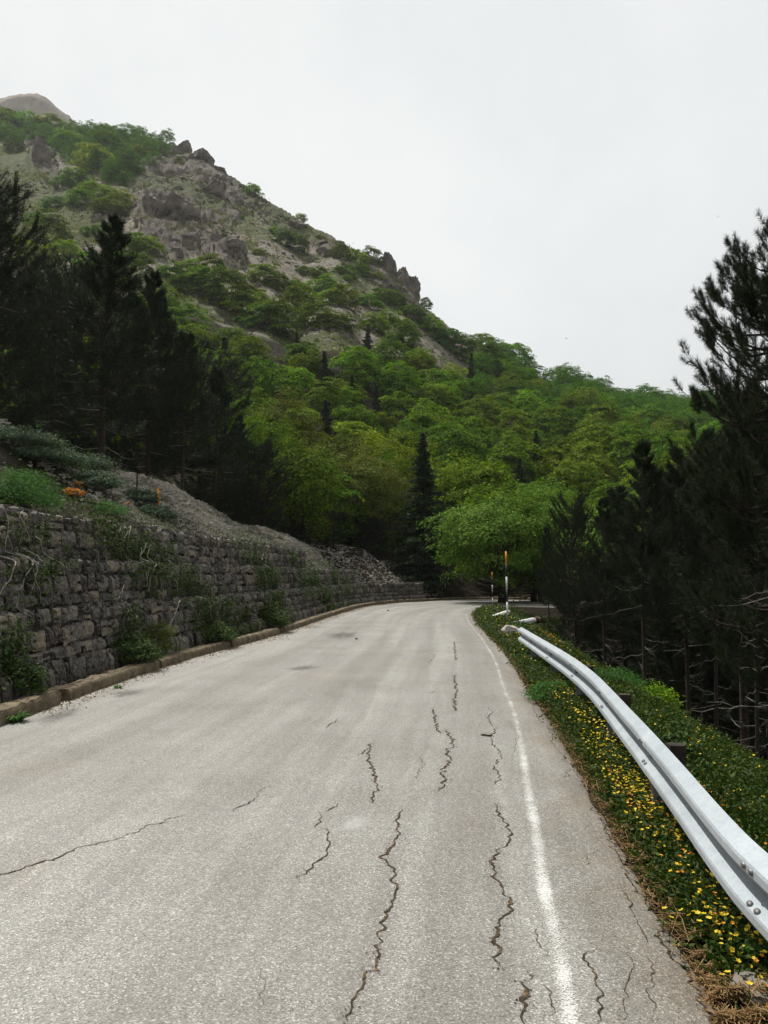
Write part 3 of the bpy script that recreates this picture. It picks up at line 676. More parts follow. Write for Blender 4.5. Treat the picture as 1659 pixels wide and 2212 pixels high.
for i, (u, v, rad, n, lab) in enumerate([(155, 1072, .26, 700, 'larger clump of orange flowers beside the feathery bush'), (165, 1058, .16, 300, 'smaller orange flower clump upslope of the larger one'), (277, 1100, .08, 120, 'tiny red orange flower clump right of the small feathery bush')]):
    tuft_bush('flower_clump', lab, 'flowers', u, v, rad, .2, M['orange'], n, .045, .8, 50+i, 'orange flowers on the bank')
tuft_bush('dry_bush', 'ochre dry bush at the foot of the wall beside the kerb', 'bush', 300, 1400, .35, .5, M['olive'], 2600, .08, .12, 60, P0=lp(sY(14.6), .45, .25))
tuft_bush('leafy_bush', 'dark green bush at the wall foot left of the dry bush', 'bush', 250, 1410, .5, .45, M['ivy'], 4000, .06, .5, 61, P0=lp(sY(13.2), .42, .2))
tuft_bush('leafy_bush', 'low dark bush at the wall foot near the bottom of the long ivy', 'bush', 420, 1400, .5, .4, M['ivy'], 3500, .06, .5, 62, P0=lp(sY(17.3), .42, .2))
tuft_bush('leafy_bush', 'dark bush at the wall foot under the ivy curtain', 'bush', 560, 1350, .6, .6, M['ivy'], 4500, .065, .5, 63, P0=lp(sY(21.8), .45, .2))
tuft_bush('leafy_bush', 'dark leafy bush at the near left foot of the wall', 'bush', 0, 1480, .35, .4, M['ivy'], 2500, .05, .5, 64, P0=lp(sY(9.6), .42, .2))
tuft_bush('scrub_bush', 'brown scrub on the bank behind the end of the wall', 'bush', 950, 1275, 1.1, .9, M['olive'], 3000, .1, .3, 65, P0=[3.6, 52.5, .4])
# grass tufts at the kerb
def grass_tuft(u, v, rad, h, n, seed, label, P0=None, mat='fern'):
    r = np.random.default_rng(seed); p0 = gp(u, v) if P0 is None else np.array(P0); mb = MB()
    for _ in range(n):
        a = r.uniform(0, 6.28); o = r.uniform(0, rad*.3); l_ = r.uniform(.5, 1); tip = np.array([math.cos(a), math.sin(a)])*rad*l_; b = np.array([math.cos(a), math.sin(a)])*o
        pe = np.array([-math.sin(a), math.cos(a)])*.006
        V = [(*(b-pe), 0), (*(b+pe), 0), (*((b+tip)*.5+pe), h*l_*.8), (*((b+tip)*.5-pe), h*l_*.8), (*tip, h*l_*r.uniform(.4, 1))]
        mb.add(V, [[0, 1, 2, 3]]); mb.F.setdefault(3, []).append(np.array([[3, 2, 4]])+mb.n-5)
    tag(obj('grass_tuft', mb.data('grass_tuft'), M[mat], None, p0), label, 'grass tuft')
grass_tuft(35, 1560, .22, .12, 160, 70, 'green grass tuft at the kerb in the left corner'); grass_tuft(255, 1488, .11, .06, 60, 71, 'small pale grass tuft on the road near the kerb')

# stakes on the bank
def stake(name, label, u, v, h, rad, mat, tilt=0):
    p = hit(u, v); e = empty(name, p, 0, label, 'stake'); e.rotation_euler = (0, tilt, 0)
    mb = MB(); tube(mb, [(0, 0, -.2), (0, 0, h*.5), (0, 0, h)], [rad, rad, rad*.95], 8); obj('shaft', mb.data('shaft', True), mat, e)
    mb = MB(); tube(mb, [(0, 0, h), (0, 0, h+.015)], [rad*1.15, rad*1.15], 8); obj('cap', mb.data('cap'), mat, e)
stake('marker_stake', 'short orange stake leaning on the scree above the wall', 343, 1097, .55, .032, M['orangepaint'], -.08)
stake('marker_stake', 'dark grey stake on the bank left of the orange stake', 295, 1085, .75, .025, M['dark'])

# scree stones
r = np.random.default_rng(80); mb = MB(); cnt = 0
cand = np.column_stack([r.uniform(-14, 4, 90000), r.uniform(8, 56, 90000)]); zz, dl_, dr_, _, _ = height(cand)
den = np.where(cand[:, 1] > 18, 1.0, .25)*np.exp(-np.maximum(dl_-6.0, 0)*.5)*np.where(cand[:, 1] > 18, 1, .6)
keep = (dl_ > 1.75) & (r.random(len(cand)) < den*.55); cand = cand[keep]; zz = zz[keep]
base = np.array([[x, y, z] for x in (-.5, .5) for y in (-.5, .5) for z in (-.5, .5)]); _, bf = box(0, 0, 0, 1, 1, 1)
m_ = len(cand); sz = r.uniform(.03, .085, m_)+.10*(r.random(m_) < .05)*r.random(m_)
jit = r.uniform(.55, 1.2, (m_, 8, 3)); a = r.uniform(0, 6.28, m_); ca, sa = np.cos(a), np.sin(a)
Vb = base[None]*jit*(sz[:, None, None]*[1.7, 1.2, .8]); X = Vb[..., 0]*ca[:, None]-Vb[..., 1]*sa[:, None]; Y = Vb[..., 0]*sa[:, None]+Vb[..., 1]*ca[:, None]
Vb = np.stack([X+cand[:, 0:1], Y+cand[:, 1:2], Vb[..., 2]+zz[:, None]+sz[:, None]*.1], -1).reshape(-1, 3)
Fb = (bf[None]+np.arange(m_)[:, None, None]*8).reshape(-1, 4)
tag(obj('scree_stones', mesh_data('scree_stones', Vb, Fb), M['stonebit']), 'pale broken scree stones covering the bank above the wall', 'stones', kind='stuff')
# sparse weeds on the bank
r = np.random.default_rng(81); cand = r.uniform([-13, 10], [-2, 44], (5200, 2)); zz, dl_, _, _, _ = height(cand); k_ = (dl_ > 1.75) & (dl_ < 8) & ((cand[:, 1] < 20) | (r.random(len(cand)) < .3) | (dl_ < 2.8)); cand, zz = cand[k_], zz[k_]
P = np.column_stack([cand, zz]).repeat(24, 0)+r.normal(size=(len(cand)*24, 3))*[.12, .12, .05]+[0, 0, .06]
V, Fq = leaf_quads(P, r.normal(size=P.shape)*.5+[0, 0, 1], .05, .5, r)
tag(obj('bank_weeds', mesh_data('bank_weeds', V, Fq), M['weed']), 'low green weeds scattered over the bank above the wall', 'weeds', kind='stuff')

# ------------------------------------------------------------------ leaf litter at the kerb
r = np.random.default_rng(82); m_ = 5200; ss = r.uniform(sY(9), sY(44), m_); cl = fbm(np.column_stack([ss*.7, ss*0, ss*0]), 2); d = -np.abs(r.normal(0, .16, m_))*(1+1.5*np.maximum(cl, 0)); kk = r.random(m_) < .25+.9*np.maximum(cl, 0)+.3
P = np.array([lp(a, b, 0) for a, b in zip(ss[kk], d[kk])]); P[:, 2] = [rz(q[0], q[1]) for q in P]; P[:, 2] += r.uniform(.004, .02, len(P))
V, Fq = leaf_quads(P, r.normal(size=P.shape)*.5+[0, 0, 1], .042, .4, r)
tag(obj('leaf_litter', mesh_data('leaf_litter', V, Fq), M['drygrass']), 'dry brown leaf litter along the kerb', 'leaf litter', kind='stuff')

# ------------------------------------------------------------------ guardrail
def rail_pt(u, v): return gp(u, v, .30)[:2]
BP = [rail_pt(*q) for q in [(1659, 2030), (1555, 1893), (1475, 1774), (1395, 1662), (1355, 1609), (1325, 1568), (1281, 1510), (1228, 1462), (1175, 1423)]]
BP = [np.array([1.22, -3.0]), np.array([1.30, 0.0])]+BP
BP.append(BP[-1]+(BP[-1]-BP[-2])/np.linalg.norm(BP[-1]-BP[-2])*3.2)
RL, RLs = resample(chaikin(BP, 3), .05); RLT = unit(np.gradient(RL, axis=0)); RLN = np.stack([-RLT[:, 1], RLT[:, 0]], 1)
def rl(Y):
    i = int(np.argmin(np.abs(RL[:, 1]-Y))); return RL[i], RLT[i], RLN[i]
gr = empty('guardrail', [*rl(8)[0], 0], 0, 'galvanised steel guardrail with a double ridge curving along the verge', 'guardrail'); g0 = np.array(gr.location)
zs = np.array([0, .012, .030, .048, .056, .084, .093, .135, .144, .160, .169, .220, .229, .258, .268, .298, .31]); prof = np.array([.012, .022, .060, .079, .084, .084, .079, .010, .003, .003, .010, .079, .084, .084, .078, .032, .014]); NP = len(zs)
posts = [.85, 3.05, 5.3, 7.5, 9.75, 11.9, 14.1]
Rz = .275
def railz(i): return Rz+.0*i
idx = np.arange(0, len(RL)); V = np.empty((len(idx), NP, 3))
for q in range(NP):
    V[:, q, :2] = RL+RLN*(prof[q]-.04); V[:, q, 2] = Rz+zs[q]
V = V.reshape(-1, 3)-g0; i2 = (np.arange(len(idx)-1)[:, None]*NP+np.arange(NP-1)[None]).reshape(-1)
beam = obj('rail_beam', mesh_data('rail_beam', V, np.stack([i2, i2+1, i2+NP+1, i2+NP], 1), False), M['rail'], gr)
md = beam.modifiers.new('thickness', 'SOLIDIFY'); md.thickness = .004; md.offset = 0
# overlap sleeves at the splices
for Y in (5.3, 9.75, 14.1, .85):
    k_ = np.nonzero(np.abs(RL[:, 1]-Y) < .17)[0]; V = np.empty((len(k_), NP, 3))
    for q in range(NP): V[:, q, :2] = RL[k_]+RLN[k_]*(prof[q]-.04+.004); V[:, q, 2] = Rz+zs[q]
    i3 = (np.arange(len(k_)-1)[:, None]*NP+np.arange(NP-1)[None]).reshape(-1)
    o = obj('splice_plate', mesh_data('splice_plate', V.reshape(-1, 3)-g0, np.stack([i3, i3+1, i3+NP+1, i3+NP], 1), False), M['rail'], gr); o.modifiers.new('thickness', 'SOLIDIFY').thickness = .003
# bolt mesh: domed oval head
mb = MB(); a = np.linspace(0, 2*math.pi, 13)[:-1]
ring = lambda rr_, h_: np.column_stack([np.cos(a)*rr_*1.35, np.sin(a)*rr_, np.full(12, h_)])
Vb = np.vstack([ring(.0135, 0), ring(.012, .005), ring(.007, .008), [[0, 0, .009]]]); fb = []
for k_ in range(2):
    for j in range(12): fb.append([k_*12+j, k_*12+(j+1) % 12, (k_+1)*12+(j+1) % 12, (k_+1)*12+j])
mb.add(Vb, fb); mb.F.setdefault(3, []).append(np.array([[24+j, 24+(j+1) % 12, 36] for j in range(12)])); bolt_me = mb.data('bolt', True)
bolt_me.materials.append(M['bolt'])
for Y in posts:
    q, T, Nn = rl(Y); back = q-Nn*.06
    # splayed C post
    pm = MB(); p0 = np.array([*(back-Nn*(.02 if Y > 4 else .10)), 0])-g0; ang = math.atan2(T[1], T[0])
    R2 = np.array([[math.cos(ang), -math.sin(ang), 0], [math.sin(ang), math.cos(ang), 0], [0, 0, 1]])
    for (cx_, cy_, sx_, sy_) in ((0, 0, .006, .12), (.035, .058, .064, .006), (.035, -.058, .064, .006)):
        v, f_ = box(cx_, cy_, -.07, sx_, sy_, 1.0); pm.add(v@R2.T+p0, f_)
    obj('post', pm.data('post'), M['post'], gr)
    sm = MB(); v, f_ = box(0, -.10, Rz+.13, .10, .10, .20); v[v[:, 2] > Rz+.2, 2] += .0; sm.add(v@R2.T+p0+np.array([0, 0, 0]), f_)
    obj('spacer_block', sm.data('spacer_block'), M['dark'], gr)
    offs = [(-.035, .085), (.035, .085), (-.035, .232), (.035, .232), (0, .155)] if Y != 14.1 else [(-.035, .085), (.035, .232), (0, .155)]
    for (ds, zo) in offs:
        for s2 in ((0,) if zo != .155 else (-.07, .07)):
            t_ = ds+s2; pz = np.interp(zo+.015, zs, prof)-.04; sl = (np.interp(zo+.02, zs, prof)-np.interp(zo+.01, zs, prof))/.01
            n3 = unit(np.array([Nn[0], Nn[1], -sl])); pos = np.array([*(q+T*t_+Nn*(pz)), Rz+zo+.015])-g0+n3*.004
            b_ = bpy.data.objects.new('bolt', bolt_me); COL.objects.link(b_); b_.parent = gr; b_.location = pos
            x_ = np.array([T[0], T[1], 0]); x_ -= n3*x_.dot(n3); x_ = unit(x_); y_ = np.cross(n3, x_)
            b_.rotation_euler = Matrix(np.array([x_, y_, n3]).T.tolist()).to_euler()

# ------------------------------------------------------------------ snow poles and delineators
def snow_pole(x, y, h, rad, label, tilt=(0, 0)):
    z = zat(x, y); e = empty('snow_pole', (x, y, z), 0, label, 'snow pole', 'striped snow poles at the bend'); e.rotation_euler = (tilt[0], tilt[1], 0)
    seg = h/6; cols = ['black', 'white', 'black', 'white', 'black', 'orangepaint']
    for k_, c_ in enumerate(cols):
        mb = MB(); tube(mb, [(0, 0, k_*seg-(.3 if k_ == 0 else 0)), (0, 0, (k_+1)*seg)], [rad, rad], 10, True)
        obj({'black': 'black_band', 'white': 'white_band', 'orangepaint': 'orange_band'}[c_], mb.data(c_, True), M[c_], e)
p1 = gp(1097, 1352, .03); snow_pole(p1[0], p1[1], 2.38, .029, 'nearest and tallest striped snow pole beside the end of the guardrail', (0, -.012))
p2 = gp(1064, 1317, .03); snow_pole(p2[0], p2[1], 1.75, .02, 'middle striped snow pole at the tip of the grassy verge')
p3_ = at(962, 1283, 52.0); snow_pole(p3_[0], 52.0, 2.0, .025, 'farthest striped snow pole on the shaded outer bank of the bend')
def delineator(u1, v1, u2, v2, wd, label, refl):
    a, b = gp(u1, v1, .12), gp(u2, v2, .16); ln = np.linalg.norm(b-a)
    e = empty('delineator_post', a, 0, label, 'marker post', 'fallen marker posts on the verge')
    d = unit(b-a); x_ = d; y_ = unit(np.cross([0, 0, 1], x_)); z_ = np.cross(x_, y_)
    e.rotation_euler = Matrix(np.array([x_, y_, z_]).T.tolist()).to_euler()
    def seg(n_, x0, x1, mat, s=1.0, cut=0):
        pr = np.array([(-.5, -.3), (.5, -.3), (.5, .1), (.25, .42), (-.25, .42), (-.5, .1)])*wd*s; m2 = MB()
        V = np.vstack([np.column_stack([np.full(6, x0), pr]), np.column_stack([np.full(6, x1)+cut*pr[:, 0], pr])])
        m2.add(V, [[j, (j+1) % 6, 6+(j+1) % 6, 6+j] for j in range(6)]); m2.F[6] = [np.array([[5, 4, 3, 2, 1, 0], [6, 7, 8, 9, 10, 11]])]
        return obj(n_, m2.data(n_), M[mat], e)
    if refl:
        seg('body', 0, ln*.80, 'white'); bnd = seg('black_band', ln*.80, ln*.97, 'black', 1.02); seg('tip', ln*.97, ln, 'white', .98, .4)
        m2 = MB(); v, f_ = box(ln*.885, -wd*.53, .0, .11, .01, wd*.42); m2.add(v, f_); v, f_ = box(ln*.885, 0, wd*.44, .12, wd*.3, .01); m2.add(v, f_); o = obj('reflector', m2.data('reflector'), M['red'], bnd)
        seg('base_sleeve', -.12, 0, 'dark', 1.1)
    else: seg('body', 0, ln*.9, 'white'); seg('tip', ln*.9, ln, 'white', .9, .3)
delineator(1061, 1334, 1099, 1321, .15, 'fallen plain white marker post left of the near snow pole', False)
delineator(1110, 1348, 1163, 1337, .17, 'fallen white marker post with black band and red reflector right of the snow pole', True)

# ------------------------------------------------------------------ rocks
def ico(sub):
    import bmesh
    bm = bmesh.new(); bmesh.ops.create_icosphere(bm, subdivisions=sub, radius=1); V = np.array([v.co[:] for v in bm.verts]); Fs = np.array([[v.index for v in f.verts] for f in bm.faces]); bm.free(); return V, Fs
IV, IF = ico(4); IV3, IF3 = ico(3)
def rock_obj(name, label, loc, size, seed, mat='rock', spiky=.35, cat='rock', group=None, rot=0, freq=1.3, hi=True):
    V0, F0 = (IV, IF); r_ = np.random.default_rng(seed)
    # cut the ball by random planes into an angular block, then roughen
    V = V0.copy()
    for _ in range(16):
        n_ = unit(r_.normal(size=3)); h_ = r_.uniform(.5, .85); d_ = V@n_; V = V-np.maximum(d_-h_, 0)[:, None]*n_
    V = V*(1+spiky*(.55*ridged(V0*freq*1.3+seed*7.7, 4)+.3*ridged(V0*freq*5+seed, 3)))[:, None]*np.array(size)*1.25
    o = obj(name, mesh_data(name, V, F0, False), M[mat], None, loc, (0, 0, rot)); return tag(o, label, cat, group)
def gz(u, v, z=0): return gp(u, v, z)
rock_obj('boulder', 'pale half buried boulder at the bottom right corner', [*gp(1625, 2165, -.04)[:2], -.04], (.11, .15, .09), 1, 'rock', .22)
rock_obj('boulder', 'brown stone between flowers under the guardrail', [*gp(1385, 1670, 0)[:2], .03], (.12, .13, .10), 2, 'rock', .3)
rock_obj('boulder', 'whitish stone at the far end of the guardrail', [*gp(1107, 1371, .05)[:2], .12], (.22, .22, .17), 3, 'stonebit', .25)
rock_obj('boulder', 'flat pale stone under the rail at the second farthest post', [*gp(1185, 1462, .0)[:2], .03], (.2, .12, .06), 4, 'stonebit', .2)
rock_obj('boulder', 'grey stone lying in the verge shade at the right edge', [*gp(1650, 2080, -.05)[:2], -.03], (.07, .09, .05), 5, 'rock', .25)
rock_obj('pebble', 'broken stone chip lying on the road right of the cracks', [*gp(1053, 1592)[:2], .03], (.055, .03, .016), 6, 'rock', .3)
rock_obj('pebble', 'dark pebble on the road near the middle', [*gp(769, 1384)[:2], .045], (.035, .035, .025), 7, 'dark', .2)
rock_obj('pebble', 'small dark pebble near the left far bend of the road', [*gp(838, 1321)[:2], .05], (.04, .04, .03), 8, 'dark', .2)
# crags
CR_ = [(835, 590, 22, 46, 'tooth of rock at the left end of the skyline crags'), (850, 592, 12, 34, 'thin rock pinnacle on the skyline'), (868, 612, 22, 40, 'middle rock tooth on the skyline'), (890, 640, 34, 44, 'square rock tower at the right end of the skyline crags'), (852, 635, 40, 30, 'low rock mass under the skyline teeth'),
       (508, 552, 42, 40, 'dark rock buttress standing on the scree slope'), (440, 352, 44, 26, 'rock knob on the skyline left of the crags'), (400, 330, 30, 30, 'rounded rock step on the skyline beside the ridge forest'), (470, 372, 26, 16, 'small rock step on the skyline'), (345, 470, 60, 70, 'tall grey cliff face below the ridge forest'), (400, 480, 55, 75, 'brown stained cliff column right of the grey face'),
       (90, 355, 34, 60, 'dark cliff at the far left below the ridge forest'), (460, 430, 50, 50, 'broken rock face right of the brown cliff'), (640, 495, 36, 22, 'rock outcrop on the skyline half way down'), (210, 480, 16, 22, 'small pointed rock in the grassy slope'), (700, 535, 40, 18, 'low rock band above the shrubs')]
for i, (u, v, w_, h_, lab) in enumerate(CR_):
    p = hit(u, v, 40); s = p[1]/F
    rock_obj('rock_outcrop', lab, (p[0], p[1], p[2]+(h_*.12*s)), (w_*.55*s, w_*.55*s, h_*.62*s), 20+i, 'farrock', .5, 'rock outcrop', 'rock outcrops on the mountain', 0, 1.9)

# ------------------------------------------------------------------ birds
def bird(u, v, Y, s, label):
    p = at(u, v, Y); mb = MB(); xs = np.linspace(-.5, .5, 7)
    V = [(0, -.5, 0), (.07, 0, .05), (-.07, 0, .05), (.07, 0, -.05), (-.07, 0, -.05), (0, .5, 0)]
    mb.add(np.array(V)*s*.6, [[0, 1, 2], [0, 3, 1], [0, 4, 3], [0, 2, 4], [5, 2, 1], [5, 1, 3], [5, 3, 4], [5, 4, 2]])
    e = empty('bird', p, .9, label, 'bird', 'birds in the sky'); obj('body', mb.data('body'), M['black'], e)
    for sg in (-1, 1):
        V = []
        for t in np.linspace(0, 1, 6): V += [(sg*t*.55, .10*(1-t)+.05-.12*t, .10*math.sin(t*2.6)), (sg*t*.55, -.10*(1-t)-.05*t-.08, .10*math.sin(t*2.6)), ]
        V = np.array(V)*s; m2 = MB(); m2.add(np.vstack([V, V+[0, 0, .012*s]]), [[2*k_, 2*k_+1, 2*k_+3, 2*k_+2] for k_ in range(5)]+[[12+2*k_+2, 12+2*k_+3, 12+2*k_+1, 12+2*k_] for k_ in range(5)]); obj('wing', m2.data('wing'), M['black'], e)
bird(1223, 731, 120, .55, 'larger dark bird low in the sky above the wooded ridge'); bird(1551, 468, 150, .5, 'tiny bird high in the sky near the right pine')

# ------------------------------------------------------------------ trees
def pine_arrays(seed, H, base, rmax, K, nw, nl=.13, whorl=.42, nb=5, sub=7, dead=10, tstep=.085, shape='cone', trunk_r=.13, wide=(.35, 1.2), part=.25, curlx=(.05, .2)):
    r = np.random.default_rng(seed); tr = MB(); dd = MB(); tp = []; td = []
    zz = np.linspace(-.6, H, 16); lean = r.normal(0, .018, 2); wob = np.column_stack([lean[0]*zz+.05*np.sin(zz*.7+seed), lean[1]*zz+.05*np.cos(zz*.6+seed)])
    tc = lambda z: np.array([np.interp(z, zz, wob[:, 0]), np.interp(z, zz, wob[:, 1]), z])
    tube(tr, np.column_stack([wob, zz]), np.interp(zz, [-.6, 0, .5, H], [trunk_r*1.7, trunk_r*1.3, trunk_r, .015]), 9)
    def tufts(P):
        P = np.asarray(P); s = np.concatenate([[0], np.cumsum(np.linalg.norm(np.diff(P, axis=0), axis=1))]); n_ = max(2, int(s[-1]/tstep)); n_ = max(3, int(s[-1]*(1-part)/tstep)); t = np.linspace(s[-1]*part, s[-1], n_)
        Q = np.stack([np.interp(t, s, P[:, c]) for c in range(3)], 1); D = unit(np.gradient(Q, axis=0)); tp.append(Q); td.append(D)
    z = base
    while z < H-.15:
        f = (z-base)/(H-base)
        if shape == 'cone': Rz_ = rmax*(1-f)**.75*(.55+.45*min(1, f*5+.3))
        else: Rz_ = rmax*math.sqrt(max(.02, 1-((f-.35)/.68)**2))
        Rz_ = max(Rz_, .25)
        for b in range(nb):
            if r.random() < .12: continue
            a = r.uniform(0, 6.28); Ln = Rz_*r.uniform(.7, 1.18); up = r.uniform(-.12, .2)+.35*f; o = tc(z+r.uniform(-.1, .1)); dh = np.array([math.cos(a), math.sin(a), 0])
            t = np.linspace(0, 1, 7); curl = r.uniform(*curlx)
            P = o+dh*(Ln*t)[:, None]+np.array([0, 0, 1])*(Ln*(up*t-.10*np.sin(t*3.14)+curl*t**3))[:, None]+r.normal(0, .02*Ln, (7, 3))*t[:, None]
            tube(tr, P, np.linspace(.012+.011*Ln, .006, 7), 5, False); tufts(P[4:])
            for q in range(sub):
                ts = r.uniform(.3, .97) if q else .99; k_ = min(int(ts*6), 5); o2 = P[k_]*(1-(ts*6-k_))+P[k_+1]*(ts*6-k_); sd = np.array([-dh[1], dh[0], 0])*r.choice([-1, 1])
                d2 = unit(dh*r.uniform(.4, 1)+sd*r.uniform(.3, 1.0)+np.array([0, 0, r.uniform(-.05, .45)])); l2 = Ln*r.uniform(.14, .34)*(1.15-ts*.5)+.12
                t2 = np.linspace(0, 1, 4)[:, None]; P2_ = o2+d2*l2*t2+np.array([0, 0, 1])*l2*.45*t2**2
                tube(tr, P2_, [.009, .006, .005, .004], 4, False); tufts(P2_)
        z += whorl*r.uniform(.8, 1.2)*(1-.35*f)
    tufts(np.array([tc(H-.5), tc(H-.2), tc(H+.05)]))
    for q in range(dead):
        zd = r.uniform(max(.6, base*.25), base+.35*(H-base)); a = r.uniform(0, 6.28); dh = np.array([math.cos(a), math.sin(a), 0]); Ln = rmax*r.uniform(.45, 1.0); t = np.linspace(0, 1, 7)
        P = tc(zd)+dh*(Ln*t)[:, None]+np.array([0, 0, 1])*(Ln*(-.22*t+r.uniform(.0, .3)*t**2))[:, None]+r.normal(0, .035, (7, 3))*t[:, None]*Ln
        tube(dd, P, np.linspace(.014, .004, 7), 4, False)
        for _ in range(4):
            k_ = r.integers(2, 6); d2 = unit(dh+r.normal(0, .7, 3)); l2 = r.uniform(.15, .5); tube(dd, [P[k_], P[k_]+d2*l2*.5+[0, 0, -.03], P[k_]+d2*l2], [.006, .004, .002], 3, False)
    TP = np.concatenate(tp); TD = np.concatenate(td); n_ = len(TP)
    Q = np.repeat(TP, K, 0); D = np.repeat(TD, K, 0); rnd = unit(np.cross(D, r.normal(size=D.shape))); an = r.uniform(*wide, len(Q))[:, None]
    nd = unit(D*np.cos(an)+rnd*np.sin(an)); Q = Q+D*r.uniform(-.04, .04, (len(Q), 1)); sd = unit(np.cross(nd, r.normal(size=D.shape)))*nw*.5; l_ = nl*r.uniform(.7, 1.15, len(Q))[:, None]
    V = np.stack([Q-sd, Q+sd, Q+nd*l_+sd*.35, Q+nd*l_-sd*.35], 1).reshape(-1, 3)
    return tr, dd, V, np.arange(len(V)).reshape(-1, 4)
PINES = {}
def pine_kind(key, **kw):
    tr, dd, V, Fq = pine_arrays(**kw)
    a = tr.data('trunk', True); a.materials.append(M['bark']); b = mesh_data('crown', V, Fq); b.materials.append(M['needle']); c = None
    if dd.n: c = dd.data('dead_branches', True); c.materials.append(M['greybark'])
    PINES[key] = (a, b, c, kw['H'])
pine_kind('fore', seed=101, H=11.5, base=2.6, rmax=2.9, K=40, nw=.0085, nl=.165, whorl=.38, nb=6, sub=13, dead=22, tstep=.06, wide=(.35, 1.35), part=.62, curlx=(.0, .16), shape='dome', trunk_r=.12)
pine_kind('a', seed=102, H=9, base=1.6, rmax=2.2, K=20, nw=.012, nl=.17, dead=9, whorl=.36, nb=6, sub=7)
pine_kind('b', seed=103, H=10, base=3.4, rmax=2.3, K=20, nw=.012, nl=.17, dead=10, whorl=.36, nb=6, sub=7)
pine_kind('c', seed=104, H=8.5, base=1.0, rmax=2.4, K=20, nw=.012, nl=.17, dead=10, shape='dome', whorl=.36, nb=6, sub=7)
pine_kind('d', seed=105, H=12, base=5.0, rmax=2.3, K=20, nw=.012, nl=.17, dead=12, whorl=.4, nb=6, sub=7)
def put_pine(key, x, y, top_z=None, scale=None, rz=0, label='', group=None, wide=1.0, z=None):
    a, b, c, H = PINES[key]; zb = zat(x, y)-.1 if z is None else z
    s = scale if scale else (top_z-zb)/H; e = empty('pine_tree', (x, y, zb), rz, label, 'pine tree', group); e.scale = (s*wide, s*wide, s)
    for nm, me_ in (('trunk', a), ('crown', b), ('dead_branches', c)):
        if me_ is not None: o = bpy.data.objects.new(nm, me_); COL.objects.link(o); o.parent = e
    return e
def topz(v, Y, u=CX): return at(u, v, Y)[2]
LEFTP = [('a', 215, 25, 470, 1.15, 'tall pine with a bare lower trunk standing above the orange flowers'), ('c', -42, 24, 415, .9, 'pine cut by the left edge of the view'), ('b', -70, 21, 330, 1, 'pine mostly outside the left edge'), ('c', 105, 31, 600, .9, 'pine between the edge pine and the tall bare trunk pine'),
         ('a', 318, 33, 590, .85, 'pine with a pointed top right of the tallest left pine'), ('b', 392, 34, 715, .95, 'pine with a straight dark trunk behind the orange stake'), ('a', 465, 38, 800, .95, 'dark pine at the right end of the left pine row'), ('c', 50, 39, 600, .9, 'background pine deep in shade at the left'), ('b', 265, 41, 640, .9, 'background pine behind the pointed top'), ('a', 350, 43, 650, 1.1, 'background pine behind the straight trunk'), ('c', 430, 45, 770, 1.15, 'background pine above the scree ridge'), ('a', 510, 46, 900, .8, 'slim pine where the pines meet the leafy trees'), ('c', 160, 36, 590, .9, 'background pine left of the tallest left pine'),
         ('c', 560, 43, 960, 1.0, 'low dark pine above the far mound'), ('a', 640, 53, 1070, 1.1, 'dark pine behind the far mound of scree')]
for i, (k_, u, Y, tv, wd, lab) in enumerate(LEFTP):
    x = (u-CX)/F*Y*1.02; x = at(u, 1000, Y)[0]; put_pine(k_, x, Y, topz(tv, Y, u), None, i*1.7, lab, 'pines on the bank above the wall', wd*(.80 if Y < 30 else .88))
